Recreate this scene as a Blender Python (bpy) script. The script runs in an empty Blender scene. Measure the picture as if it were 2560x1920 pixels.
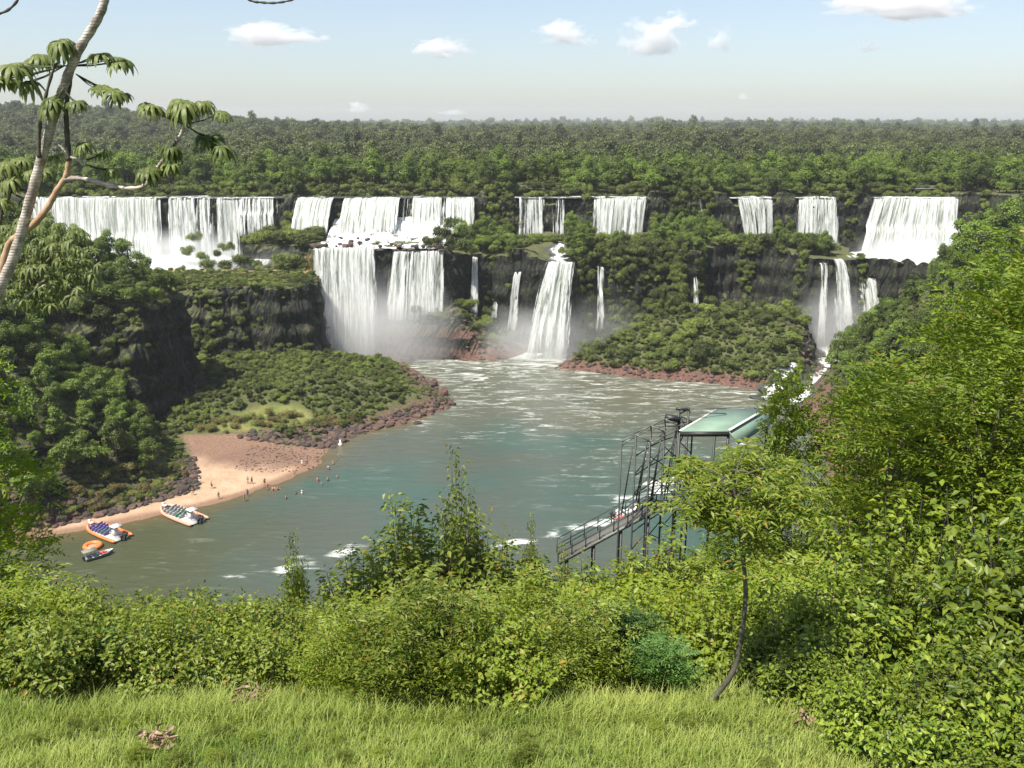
import bpy, bmesh, math, random
import numpy as np
from mathutils import Vector, Matrix
rng = np.random.default_rng(7); random.seed(7)
SC = bpy.context.scene; COL = SC.collection
# ---------------------------------------------------------------- camera
F = 2217.0; PIT = math.atan((960-305)/F); H = 75.0
def ray(x, y):
    u = (x-1280)/F; v = (960-y)/F
    return (u, math.cos(PIT)+v*math.sin(PIT), -math.sin(PIT)+v*math.cos(PIT))
def G(x, y, z=0.0):                      # surveyed point: sight line meets height z
    d = ray(x, y); t = (z-H)/d[2]; return Vector((d[0]*t, d[1]*t, z))
def D(x, y, Y):                          # surveyed point: sight line at distance Y
    d = ray(x, y); t = Y/d[1]; return Vector((d[0]*t, Y, H+d[2]*t))
cam = bpy.data.cameras.new("camera"); co = bpy.data.objects.new("camera", cam); COL.objects.link(co)
co.location = (0, 0, H); co.rotation_euler = (math.pi/2-PIT, 0, 0)
cam.sensor_width = 36; cam.lens = 36*F/2560; cam.clip_start = 0.1; cam.clip_end = 60000
SC.camera = co
# ---------------------------------------------------------------- helpers
def hsh(i, j, s):
    n = (i*374761393 + j*668265263 + s*2147483647+ s*974711) & 0xffffffff
    n = ((n ^ (n >> 13))*1274126177) & 0xffffffff
    return ((n ^ (n >> 16)) & 0xffff)/65535.0
def vn(x, y, s=0):
    x = np.asarray(x, float); y = np.asarray(y, float)
    i = np.floor(x).astype(np.int64); j = np.floor(y).astype(np.int64)
    u = x-i; v = y-j; u = u*u*(3-2*u); v = v*v*(3-2*v)
    return (hsh(i, j, s)*(1-u)+hsh(i+1, j, s)*u)*(1-v)+(hsh(i, j+1, s)*(1-u)+hsh(i+1, j+1, s)*u)*v
def fbm(x, y, s=0, o=4):
    r = 0; a = .5
    for k in range(o): r = r+a*(vn(x, y, s+k)-.5)*2; x = x*2.03; y = y*2.03; a *= .5
    return r
def ss(d, a, b):
    t = np.clip((d-a)/(b-a), 0, 1); return t*t*(3-2*t)
def sd(poly, X, Y):                      # signed distance, + inside
    X = np.asarray(X, float); Y = np.asarray(Y, float)
    dm = np.full(X.shape, 1e18); ins = np.zeros(X.shape, bool); n = len(poly)
    for k in range(n):
        x0, y0 = poly[k]; x1, y1 = poly[(k+1) % n]; ex = x1-x0; ey = y1-y0
        t = np.clip(((X-x0)*ex+(Y-y0)*ey)/(ex*ex+ey*ey+1e-9), 0, 1)
        dm = np.minimum(dm, (X-x0-t*ex)**2+(Y-y0-t*ey)**2)
        if y0 != y1: ins ^= ((y0 > Y) != (y1 > Y)) & (X < (x1-x0)*(Y-y0)/(y1-y0)+x0)
    return np.where(ins, 1, -1)*np.sqrt(dm)
def segd(pts, X, Y):
    dm = np.full(np.asarray(X).shape, 1e18)
    for (x0, y0), (x1, y1) in zip(pts[:-1], pts[1:]):
        ex = x1-x0; ey = y1-y0; t = np.clip(((X-x0)*ex+(Y-y0)*ey)/(ex*ex+ey*ey+1e-9), 0, 1)
        dm = np.minimum(dm, (X-x0-t*ex)**2+(Y-y0-t*ey)**2)
    return np.sqrt(dm)
def mesh(name, V, tris=None, quads=None, attrs=None, mats=(), midx=None, smooth=False, uv=None):
    me = bpy.data.meshes.new(name); V = np.asarray(V, np.float32).reshape(-1, 3)
    me.vertices.add(len(V)); me.vertices.foreach_set("co", V.ravel())
    parts = []; tot = []
    if tris is not None and len(tris): t = np.asarray(tris, np.int32).reshape(-1, 3); parts.append(t.ravel()); tot.append(np.full(len(t), 3, np.int32))
    if quads is not None and len(quads): q = np.asarray(quads, np.int32).reshape(-1, 4); parts.append(q.ravel()); tot.append(np.full(len(q), 4, np.int32))
    if parts:
        li = np.concatenate(parts); lt = np.concatenate(tot); ls = np.concatenate([[0], np.cumsum(lt)[:-1]]).astype(np.int32)
        me.loops.add(len(li)); me.loops.foreach_set("vertex_index", li)
        me.polygons.add(len(lt)); me.polygons.foreach_set("loop_start", ls); me.polygons.foreach_set("loop_total", lt)
        if midx is not None: me.polygons.foreach_set("material_index", np.asarray(midx, np.int32))
        if uv is not None:
            l = me.uv_layers.new(name="UVMap"); l.data.foreach_set("uv", np.asarray(uv, np.float32)[li].ravel())
    for k, (dom, arr) in (attrs or {}).items():
        arr = np.asarray(arr)
        if arr.ndim == 2: a = me.attributes.new(k, 'FLOAT_VECTOR', dom); a.data.foreach_set("vector", arr.astype(np.float32).ravel())
        else: a = me.attributes.new(k, 'FLOAT', dom); a.data.foreach_set("value", arr.astype(np.float32))
    for m in mats: me.materials.append(m)
    me.update(calc_edges=True)
    if smooth and parts: me.polygons.foreach_set("use_smooth", np.ones(len(me.polygons), bool))
    return me
def obj(name, me, parent=None, loc=None):
    o = bpy.data.objects.new(name, me); COL.objects.link(o)
    if parent: o.parent = parent
    if loc is not None: o.location = loc
    return o
def tag(o, label=None, cat=None, group=None, kind=None):
    if label: o["label"] = label
    if cat: o["category"] = cat
    if group: o["group"] = group
    if kind: o["kind"] = kind
    return o
def thing(name, label, cat, loc=(0, 0, 0), rz=0, group=None):
    o = bpy.data.objects.new(name, None); COL.objects.link(o); o.location = loc; o.rotation_euler = (0, 0, rz)
    o.empty_display_size = .2
    return tag(o, label, cat, group)
def copy_tree(o, parent=None):
    c = o.copy(); COL.objects.link(c); c.parent = parent
    for ch in list(o.children): copy_tree(ch, c)
    return c
class MB:
    def __init__(s): s.v = []; s.q = []; s.t = []; s.m = []; s.tm = []; s.n = 0
    def add(s, V, q=(), t=(), m=0):
        s.v += [tuple(p) for p in V]; s.q += [tuple(i+s.n for i in f) for f in q]; s.m += [m]*len(q)
        s.t += [tuple(i+s.n for i in f) for f in t]; s.tm += [m]*len(t); s.n += len(V)
    def box(s, c, d, R=None, m=0):
        V = [Vector((sx*d[0]/2, sy*d[1]/2, sz*d[2]/2)) for sx in (-1, 1) for sy in (-1, 1) for sz in (-1, 1)]
        if R is not None: V = [R @ p for p in V]
        V = [p+Vector(c) for p in V]
        s.add(V, [(0, 1, 3, 2), (4, 6, 7, 5), (0, 4, 5, 1), (2, 3, 7, 6), (0, 2, 6, 4), (1, 5, 7, 3)], m=m)
    def beam(s, a, b, w, h=None, m=0):
        a = Vector(a); b = Vector(b); h = h or w; z = (b-a); L = z.length
        R = z.to_track_quat('X', 'Z').to_matrix(); s.box((a+b)/2, (L, w, h), R, m)
    def tube(s, pts, rad, n=8, m=0, cap=True):
        pts = [Vector(p) for p in pts]; k = len(pts)
        if not hasattr(rad, '__len__'): rad = [rad]*k
        V = []; ref = None
        for i, p in enumerate(pts):
            d = (pts[min(i+1, k-1)]-pts[max(i-1, 0)]).normalized()
            if ref is None: ref = d.orthogonal().normalized()
            ref = (ref-d*ref.dot(d)).normalized(); bi = d.cross(ref)
            V += [p+(ref*math.cos(2*math.pi*j/n)+bi*math.sin(2*math.pi*j/n))*rad[i] for j in range(n)]
        q = [(i*n+j, i*n+(j+1) % n, (i+1)*n+(j+1) % n, (i+1)*n+j) for i in range(k-1) for j in range(n)]
        t = []
        if cap:
            V += [pts[0], pts[-1]]; c0 = k*n; c1 = k*n+1
            t = [(c0, (j+1) % n, j) for j in range(n)]+[(c1, (k-1)*n+j, (k-1)*n+(j+1) % n) for j in range(n)]
        s.add(V, q, t, m)
    def build(s, name, mats, parent=None, smooth=False, loc=None):
        if not isinstance(mats, (list, tuple)): mats = [mats]
        me = mesh(name, s.v, s.t, s.q, mats=mats, midx=s.tm+s.m, smooth=smooth)
        return obj(name, me, parent, loc)
def smooth_path(pts, n=6):
    pts = [Vector(p) for p in pts]; out = []
    for i in range(len(pts)-1):
        p0 = pts[max(i-1, 0)]; p1 = pts[i]; p2 = pts[i+1]; p3 = pts[min(i+2, len(pts)-1)]
        for k in range(n):
            t = k/n; out.append(.5*((2*p1)+(p2-p0)*t+(2*p0-5*p1+4*p2-p3)*t*t+(3*p1-p0-3*p2+p3)*t**3))
    out.append(pts[-1]); return out
# ---------------------------------------------------------------- materials
def newmat(name):
    m = bpy.data.materials.new(name); m.use_nodes = True; nt = m.node_tree; nt.nodes.clear()
    out = nt.nodes.new('ShaderNodeOutputMaterial'); return m, nt, out
class N:
    def __init__(s, nt): s.nt = nt
    def n(s, typ, **kw):
        nd = s.nt.nodes.new('ShaderNode'+typ)
        for k, v in kw.items():
            if k.startswith('_'): setattr(nd, k[1:], v)
            else:
                key = int(k[1:]) if k[0] == 'i' and k[1:].isdigit() else k.replace('__', ' ')
                if hasattr(v, 'links') or isinstance(v, bpy.types.NodeSocket): s.nt.links.new(v, nd.inputs[key])
                else: nd.inputs[key].default_value = v
        return nd
    def math(s, op, a, b=0.5, c=None, clamp=False):
        nd = s.nt.nodes.new('ShaderNodeMath'); nd.operation = op; nd.use_clamp = clamp
        for i, v in enumerate((a, b) if c is None else (a, b, c)):
            if isinstance(v, bpy.types.NodeSocket): s.nt.links.new(v, nd.inputs[i])
            else: nd.inputs[i].default_value = v
        return nd.outputs[0]
    def mr(s, v, a, b, c=0., d=1.):
        nd = s.n('MapRange', i0=v, i1=a, i2=b, i3=c, i4=d); nd.interpolation_type = 'SMOOTHSTEP'; return nd.outputs[0]
    def mix(s, f, a, b):
        nd = s.nt.nodes.new('ShaderNodeMix'); nd.data_type = 'RGBA'
        for i, v in ((0, f), (6, a), (7, b)):
            if isinstance(v, bpy.types.NodeSocket): s.nt.links.new(v, nd.inputs[i])
            else: nd.inputs[i].default_value = (*v, 1) if isinstance(v, tuple) and len(v) == 3 else v
        return nd.outputs[2]
    def noise(s, vec, scale, detail=3, rough=.55, dist=0):
        nd = s.n('TexNoise', Scale=scale, Detail=detail, Roughness=rough, Distortion=dist)
        if vec is not None: s.nt.links.new(vec, nd.inputs['Vector'])
        return nd.outputs[0]
    def attr(s, name): return s.n('Attribute', _attribute_name=name).outputs['Fac']
    def link(s, a, b): s.nt.links.new(a, b)
def leaf_mat(name, c1, c2, c3=None, trans=.35, rough=.5, odd=None, spec=.4, var=.75, patch=0):
    m, nt, out = newmat(name); n = N(nt)
    r = n.attr('lr'); oi = n.n('ObjectInfo').outputs['Random']
    col = n.mix(r, c1, c2)
    if c3: col = n.mix(n.mr(oi, .35, 1.0), col, c3)
    if odd: col = n.mix(n.mr(r, .962, .966), col, odd)
    hsv = n.n('HueSaturation', Color=col, Value=n.math('ADD', n.math('MULTIPLY_ADD', oi, var, 1-var*.58), n.math('MULTIPLY', n.math('SUBTRACT', n.noise(n.n('ObjectInfo').outputs['Location'], patch or .05, 2), .5), 1.6 if patch else 0.))); col = hsv.outputs[0]
    p = n.n('BsdfPrincipled', Roughness=rough); n.link(col, p.inputs['Base Color']); p.inputs['Specular IOR Level'].default_value = spec
    t = n.n('BsdfTranslucent'); n.link(n.n('HueSaturation', Color=col, Saturation=1.1, Value=1.25).outputs[0], t.inputs[0])
    mx = n.n('MixShader', i0=trans, i1=p.outputs[0], i2=t.outputs[0]); n.link(mx.outputs[0], out.inputs[0]); return m
def bark_mat(name, c1, c2, scale=6, ring=0):
    m, nt, out = newmat(name); n = N(nt); tc = n.n('TexCoord').outputs['Object']
    nz = n.noise(tc, scale, 6, .7); col = n.mix(n.mr(nz, .35, .65), c1, c2)
    bump = nz
    if ring:
        w = n.n('TexWave', Vector=tc, Scale=ring, Distortion=1.5, Detail=2); w.bands_direction = 'Z'; w.wave_profile = 'SAW'
        rg = n.mr(w.outputs['Fac'], .0, .22); col = n.mix(rg, tuple(.45*x for x in c2), col); bump = n.math('ADD', nz, rg)
    p = n.n('BsdfPrincipled', Roughness=.85); n.link(col, p.inputs['Base Color'])
    b = n.n('Bump', Strength=.5, Distance=.02, Height=bump); n.link(b.outputs[0], p.inputs['Normal']); n.link(p.outputs[0], out.inputs[0]); return m
def plain(name, c, rough=.5, metal=0, var=.25, scale=8):
    m, nt, out = newmat(name); n = N(nt); tc = n.n('TexCoord').outputs['Object']
    nz = n.noise(tc, scale, 4); col = n.mix(n.mr(nz, .3, .7), tuple(x*(1-var) for x in c), tuple(min(1, x*(1+var)) for x in c))
    p = n.n('BsdfPrincipled', Roughness=rough, Metallic=metal); n.link(col, p.inputs['Base Color']); n.link(p.outputs[0], out.inputs[0]); return m
M = {}
M['leaf_far'] = leaf_mat('foliage_far', (.045, .066, .018), (.135, .155, .044), (.1, .12, .03), .2, patch=.012)
M['leaf_mid'] = leaf_mat('foliage_mid', (.055, .095, .016), (.2, .26, .045), (.135, .195, .028), .3, patch=.06)
M['leaf_shrub'] = leaf_mat('foliage_shrub', (.06, .09, .018), (.19, .23, .05), (.16, .2, .04), .3, patch=.08)
M['leaf_near'] = leaf_mat('foliage_near', (.09, .15, .016), (.32, .37, .06), (.21, .27, .03), .42, .42, odd=(.34, .25, .05), spec=.35, var=.45)
M['leaf_tree'] = leaf_mat('foliage_tree', (.11, .175, .02), (.3, .38, .05), (.2, .28, .03), .42, .4, odd=(.3, .22, .05), spec=.35, var=.35)
M['leaf_dark'] = leaf_mat('foliage_glossy', (.06, .11, .01), (.25, .31, .034), None, .32, .42, spec=.35, var=.5)
M['leaf_reed'] = leaf_mat('foliage_tawny', (.14, .12, .04), (.28, .22, .07), (.18, .2, .05), .3)
M['leaf_blue'] = leaf_mat('foliage_bluegreen', (.07, .15, .03), (.15, .26, .06), None, .35, .5, spec=.3)
M['leaf_cec'] = leaf_mat('foliage_cecropia', (.08, .11, .025), (.27, .31, .1), None, .35, .5, spec=.35, var=.2)
M['leaf_dry'] = leaf_mat('foliage_dry', (.25, .14, .07), (.5, .4, .28), None, .15, .7)
M['grass'] = leaf_mat('grass_blades', (.13, .22, .025), (.46, .5, .14), None, .45, .55, spec=.25, var=.0)
M['bark'] = bark_mat('bark', (.12, .09, .065), (.22, .18, .14))
M['bark_dark'] = bark_mat('bark_dark', (.05, .045, .035), (.1, .09, .06))
M['bark_cec'] = bark_mat('bark_cecropia', (.22, .18, .14), (.62, .54, .46), 7, 9)
M['bark_orange'] = bark_mat('bark_orange', (.34, .2, .11), (.48, .32, .2), 5)
# ---------------------------------------------------------------- terrain
RIV = [(-91, 151.7), (-82.8, 155), (-69.8, 162.3), (-63.1, 166.2), (-55.3, 172.9), (-50.5, 179.2), (-44.9, 188.6), (-43.1, 200.5), (-40, 208.7), (-30.4, 216.3), (-18.5, 228.9), (-15.6, 234), (-24.4, 253.9), (-29.4, 269.4), (-35.4, 277.7), (-59.8, 286.9), (-66, 291), (-50, 291.5), (-45.8, 281), (-23.7, 281.7), (-5.2, 280.5), (2, 287), (4, 292), (20, 292), (18, 280), (13.4, 271.8), (34.5, 262.5), (62.1, 253.9), (77, 243.7), (81, 236), (73, 195), (60, 135), (45, 108), (0, 100), (-80, 98), (-150, 80), (-270, 55), (-270, 110), (-180, 122), (-120, 138)]
GOR = [(-290, 335), (150, 335), (172, 335), (186, 322), (186, 296), (180, 262), (170, 235), (150, 190), (120, 150), (100, 110), (90, 60), (40, 20), (-290, 20)]
LOW = [(-69, 294), (-66, 291.5), (-46, 291.2), (-43, 292), (-20.5, 292.5), (-17, 302), (-13, 304), (-7, 303), (-2, 297), (3.5, 297), (5, 292.8), (20, 292.8), (24, 297), (45, 299), (58, 296), (64, 299), (68, 314), (80, 319), (95, 312), (99, 293), (111, 292.5), (118, 296), (150, 291), (172, 262), (165, 235), (145, 190), (118, 150), (98, 110), (88, 60), (40, 20), (-290, 20), (-290, 300), (-120, 299), (-90, 300), (-68, 299)]
PROM = [(-290, 262), (-150, 266), (-112, 268), (-92, 262), (-80, 264), (-71, 262), (-63, 266), (-60.5, 277), (-64, 290), (-71, 298), (-110, 299.5), (-290, 300)]
HILL = [(-91, 152), (-84, 163), (-74, 177), (-81, 194), (-88, 205), (-84, 220), (-83, 230), (-96, 238), (-120, 246), (-290, 250), (-290, 130), (-190, 126), (-130, 138)]
CHL = [(-290, 338), (-88, 338), (-86, 320), (-92, 302), (-70, 300), (-60, 296), (-290, 290)]
CHR = [(118, 338), (176, 338), (176, 305), (150, 292), (120, 299)]
UF = [(60, 708), (742, 1192), (1285, 1455), (1482, 1625), (1830, 1938), (1990, 2093), (2183, 2400)]
UFX = [(D(a, 497, 335).x, D(b, 497, 335).x) for a, b in UF]
CHAN = [(106, 291), (101.5, 273), (93, 256), (84, 242), (79, 234)]
NP = [(-60, 70.4), (5, 70.3), (8, 69.1), (14, 65.6), (20, 60.5), (40, 39), (60, 21), (80, 8), (92, 1), (104, -3), (130, -3)]
def height(X, Y):
    X = np.asarray(X, float); Y = np.asarray(Y, float)
    nz = fbm(X/14, Y/14, 3, 4); nf = fbm(X/4, Y/4, 9, 3)
    wx = X+fbm(X/7, Y/7, 21, 3)*2.2; wy = Y+fbm(X/6, Y/6, 31, 3)*1.3
    riv = sd(RIV, wx, wy); out = -riv
    # upper plateau
    far = fbm(X/420, Y/420, 41, 4)*9*ss(Y, 420, 900)
    up = 49.6+nz*.8+far+37*np.exp(-(((X+850)/520)**2+((Y-1350)/600)**2))+10*np.exp(-(((X-500)/500)**2+((Y-2600)/900)**2))-13*ss(Y, 900, 3000)+fbm(X/1500, Y/1500, 51, 3)*7*ss(Y, 1500, 4000)
    fm = np.zeros(X.shape)
    for a, b in UFX: fm = np.maximum(fm, ss(X, a-1.5, a+.5)*(1-ss(X, b-.5, b+1.5)))
    up = up-np.where(Y > 325, fm*3.4, 0)*(1-ss(Y+nz*3, 344, 349))
    lp = 33.2-(335-Y)*.05+nz*1.0
    lp = np.where(X < -22, 35.2+nz*.5-(335-Y)*.01, lp)
    lp = np.where((X > 0) & (X < 90), lp+2.5*ss(nz, -.1, .5), lp)
    ch = np.maximum(sd(CHL, wx, Y), sd(CHR, wx, Y)); lp = lp+(23.5-lp)*ss(ch, -1.5, 1.5)
    # low ground
    sy_ = ss(Y, 200, 236); slope = .06+.22*sy_; cap = 5.5+2*sy_
    slope = slope+(.36-slope)*ss(X, 0, 14); cap = cap+(13-cap)*ss(X, 0, 14)
    low = np.where(out > 0, np.minimum(.15+slope*out, cap)+nz*.5*ss(out, 3, 10)*ss(Y, 205, 215), np.maximum(-3, out*.35))
    low = low+14*np.exp(-(((X+24)/17)**2+((Y-292)/8.5)**2))*ss(out, 0, 4)
    cd_ = segd(CHAN, X, Y); low = low+(np.minimum(low, np.maximum(.4, (Y-236)*.05))-low)*ss(-cd_, -9, -3.5)
    # hill and promontory on the left bank
    hd = sd(HILL, wx, wy); a = ss(Y, 198, 212)
    cl = 22*a*ss(hd, 0, 3.0)
    hcap = (27+13*ss(-X, 93, 118))*(1-.28*ss(Y, 222, 250)); hh = cl+np.minimum(np.maximum(hd, 0)*(1.05-.3*a), np.maximum(hcap-cl, 0))+nz*3*ss(hd, 3, 12)
    hh = hh-ss(X, -150, -240)*0
    pw = 3+9*ss(-X, 76, 100); pd = sd(PROM, wx, wy)
    pr = 27.3+nf*.4; low2 = low+np.maximum(0, hh)*ss(hd, -.1, .4)
    low2 = low2+(np.maximum(pr, low2)-low2)*ss(pd, -pw, 1.2)
    # right bank
    rx = np.where(Y < 240, 81-(240-Y)*.16, 81+(Y-240)*.72); rb = np.where((X > 30) & (Y < 300), np.clip((X-rx)*.95, 0, 44), 0)
    low2 = np.maximum(low2, np.where(rb > 0, rb+nz*2, -9))
    # assemble
    lower = sd(LOW, wx*.4+X*.6, wy*.4+Y*.6); z = lp+(low2-lp)*ss(lower, -1.0, 1.6)
    g = sd(GOR, X, wy*.25+Y*.75); z = up+(np.minimum(z, up)-up)*ss(g, -.6, 2.2)
    near = np.interp(Y+np.maximum(0, -X-6)*-.1, [p[0] for p in NP], [p[1] for p in NP])+nz*ss(Y, 10, 25)*2
    z = np.where(Y < 130, np.maximum(z*ss(Y, 60, 110)+(-3)*(1-ss(Y, 60, 110)), near), z)
    z = np.where(X > 80, np.maximum(z, np.where(Y < 150, near, z)), z)
    return z
def hz(x, y): return float(height(np.array([x]), np.array([y]))[0])
def axis(segs):
    out = []
    for a, b, st in segs: out += list(np.arange(a, b, st))
    return np.array(out)
def geo(a, b, st, g=1.12):
    o = []; x = a
    while x < b: o.append(x); st *= g; x += st
    return np.array(o)
xs = np.concatenate([-geo(131, 9000, 2)[::-1], np.arange(-130, 180, 1.1), geo(181, 9000, 2)])
ys = np.concatenate([np.arange(-60, 0, 6), np.arange(0, 22, .6), np.arange(22, 130, 3), np.arange(130, 345, 1.0), geo(345, 9000, 2.5, 1.09)])
XX, YY = np.meshgrid(xs, ys); ZZ = height(XX, YY)
nx, ny = len(xs), len(ys)
idx = np.arange(nx*ny).reshape(ny, nx)
Q = np.stack([idx[:-1, :-1], idx[:-1, 1:], idx[1:, 1:], idx[1:, :-1]], -1).reshape(-1, 4)
gy, gx = np.gradient(ZZ, ys, xs); SL = np.hypot(gx, gy)
rivd = -sd(RIV, XX, YY)
sand = ss(-np.abs(rivd-3), -9, -6)*(YY < 214)*(YY > 148)*(XX < -38)
SANDP = [(-93, 150), (-89, 155), (-77.8, 162.5), (-66, 173), (-72, 188), (-80, 202), (-66, 205), (-54, 199), (-43, 199), (-36, 196), (-40, 185), (-55, 165), (-80, 148)]
sand = ss(sd(SANDP, XX, YY), -.8, .8)
pebb = ss(sd([(-70, 188), (-62, 198), (-50, 196), (-46, 189), (-56, 184)], XX, YY), -2, 2)*sand
redz = ss(-rivd, -9, -4)*(ZZ < 9)*(1-sand)*(YY > 150)
grs = ss(sd([(-78, 204.5), (-72, 211), (-64, 219), (-56, 221), (-50, 216), (-56, 210.5), (-66, 206)], XX, YY), -1.5, 1.5)
gtop = .95*ss(sd([(-150, 270), (-112, 272), (-72, 272), (-65, 280), (-66, 292), (-84, 299), (-150, 300)], XX, YY), -1.5, 1.5)
lawn = (YY < 9)*1.0
dis = np.stack([fbm(YY/3+ZZ/3, ZZ/2.2, 77, 3), fbm(XX/3+ZZ/3, ZZ/2.2, 88, 3), XX*0], -1)
st = ss(SL, .8, 2)*(YY > 120)*(YY < 345)
V = np.stack([XX, YY, ZZ], -1).reshape(-1, 3)
steep = (SL > 1.1) & (YY > 120) & (YY < 346) & (np.abs(XX) < 190)
fq = (steep[:-1, :-1] | steep[:-1, 1:] | steep[1:, 1:] | steep[1:, :-1]) & (np.abs(XX[:-1, :-1]) < 180) & (YY[:-1, :-1] > 130) & (YY[:-1, :-1] < 344)
fqp = np.pad(fq, 1); inn = fqp[:-1, :-1] & fqp[:-1, 1:] & fqp[1:, :-1] & fqp[1:, 1:]      # vertices whose faces are all refined
wv_ = (inn*ss(SL, .6, 1.6)).ravel(); gxn = (gx/(SL+1e-6)).ravel(); gyn = (gy/(SL+1e-6)).ravel()
keepq = ~fq.ravel(); Qf = Q[fq.ravel()]; K = 7
uu, vv = np.meshgrid(np.linspace(0, 1, K), np.linspace(0, 1, K)); uu = uu.ravel(); vv = vv.ravel()
Wb = np.stack([(1-uu)*(1-vv), uu*(1-vv), uu*vv, (1-uu)*vv], 0)
def bil(A): return np.einsum('qc,ck->qk', A[Qf], Wb)
fx, fy, fz, fw, fgx, fgy = (bil(a) for a in (V[:, 0], V[:, 1], V[:, 2], wv_, gxn, gyn))
tc_ = fx*.8+fy*.8; col_ = fbm(tc_/2.6, fz/11, 77, 3); col2 = fbm((fx-fy)/1.3, fz/4.5, 78, 3); led = np.abs(((fz+2*fbm(tc_/9, fz/30, 79, 2))/6.5) % 1-.5)*2
dd = (1.9*col_+.8*col2+1.3*(led-.5))*fw
Vf = np.stack([fx-fgx*dd, fy-fgy*dd, fz+.5*col2*fw], -1).reshape(-1, 3)
gi_ = np.arange(K*K).reshape(K, K); cq = np.stack([gi_[:-1, :-1], gi_[:-1, 1:], gi_[1:, 1:], gi_[1:, :-1]], -1).reshape(-1, 4)
Qn = (np.arange(len(Qf))[:, None, None]*K*K+cq[None]).reshape(-1, 4)+len(V)
VG = np.concatenate([V, Vf]); QG = np.concatenate([Q[keepq], Qn]); SMG = np.concatenate([np.ones(keepq.sum(), bool), np.zeros(len(Qn), bool)])
def ground_mat():
    m, nt, out = newmat('ground'); n = N(nt); geo_ = n.n('NewGeometry'); pos = geo_.outputs['Position']
    nzv = n.n('SeparateXYZ', i0=geo_.outputs['Normal']).outputs[2]
    sx = n.n('Mapping', Vector=pos); sx.inputs['Scale'].default_value = (1, 1, .35)
    a = n.noise(pos, .35, 6, .65); b = n.noise(pos, 2.2, 6, .7); c = n.noise(sx.outputs[0], .9, 8, .75)
    rock = n.mix(n.mr(c, .35, .68), (.003, .003, .003), (.018, .015, .013))
    d2 = n.noise(pos, .8, 8, .75); rock = n.mix(n.mr(d2, .53, .57), rock, (.035, .05, .012)); rock = n.mix(n.mr(n.noise(pos, .5, 8, .7), .62, .66), rock, (.09, .05, .035))
    gc = n.mix(n.mr(b, .3, .7), (.045, .052, .016), (.12, .125, .04))
    col = n.mix(n.mr(nzv, .5, .8), rock, gc)
    red = n.mix(n.mr(b, .35, .65), (.05, .028, .02), (.2, .1, .07)); col = n.mix(n.attr('redz'), col, n.mix(n.mr(nzv, .3, .7), rock, red))
    gr = n.mix(n.mr(a, .35, .65), (.11, .15, .03), (.22, .2, .06)); col = n.mix(n.attr('grs'), col, gr)
    gt = n.mix(n.mr(a, .4, .6), (.16, .16, .04), (.34, .24, .09)); col = n.mix(n.attr('gtop'), col, gt)
    sn = n.mix(n.mr(a, .3, .7), (.42, .27, .165), (.52, .36, .24)); sn = n.mix(n.attr('brown'), sn, n.mix(n.mr(b, .35, .65), (.17, .095, .06), (.28, .17, .115))); sn = n.mix(n.attr('wet'), sn, (.24, .14, .085))
    sn = n.mix(n.math('MULTIPLY', n.attr('pebb'), n.mr(b, .5, .6)), sn, (.13, .08, .06)); col = n.mix(n.attr('sand'), col, sn)
    col = n.mix(n.attr('lawn'), col, n.mix(n.mr(n.noise(pos, 6, 5), .35, .65), (.05, .07, .02), (.13, .16, .04)))
    p = n.n('BsdfPrincipled', Roughness=.85); n.link(col, p.inputs['Base Color'])
    bp = n.n('Bump', Strength=.8, Distance=.6, Height=c); n.link(bp.outputs[0], p.inputs['Normal']); n.link(p.outputs[0], out.inputs[0]); return m
at = {k: ('POINT', np.concatenate([v.ravel(), bil(v.ravel()).ravel()])) for k, v in dict(brown=ss(YY+fbm(XX/6, YY/6, 44, 3)*4+XX*.15, 173, 181), sand=sand, pebb=pebb, redz=redz, grs=grs, gtop=gtop, lawn=lawn, wet=ss(-rivd, -2.5, -.3)).items()}
M['ground'] = ground_mat()
gme = mesh('ground', VG, quads=QG, attrs=at, mats=[M['ground']], smooth=True); gme.polygons.foreach_set('use_smooth', SMG)
tag(obj('ground', gme), kind='structure', label='gorge terrain with basalt cliffs, terraces and a sandy beach')
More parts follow.
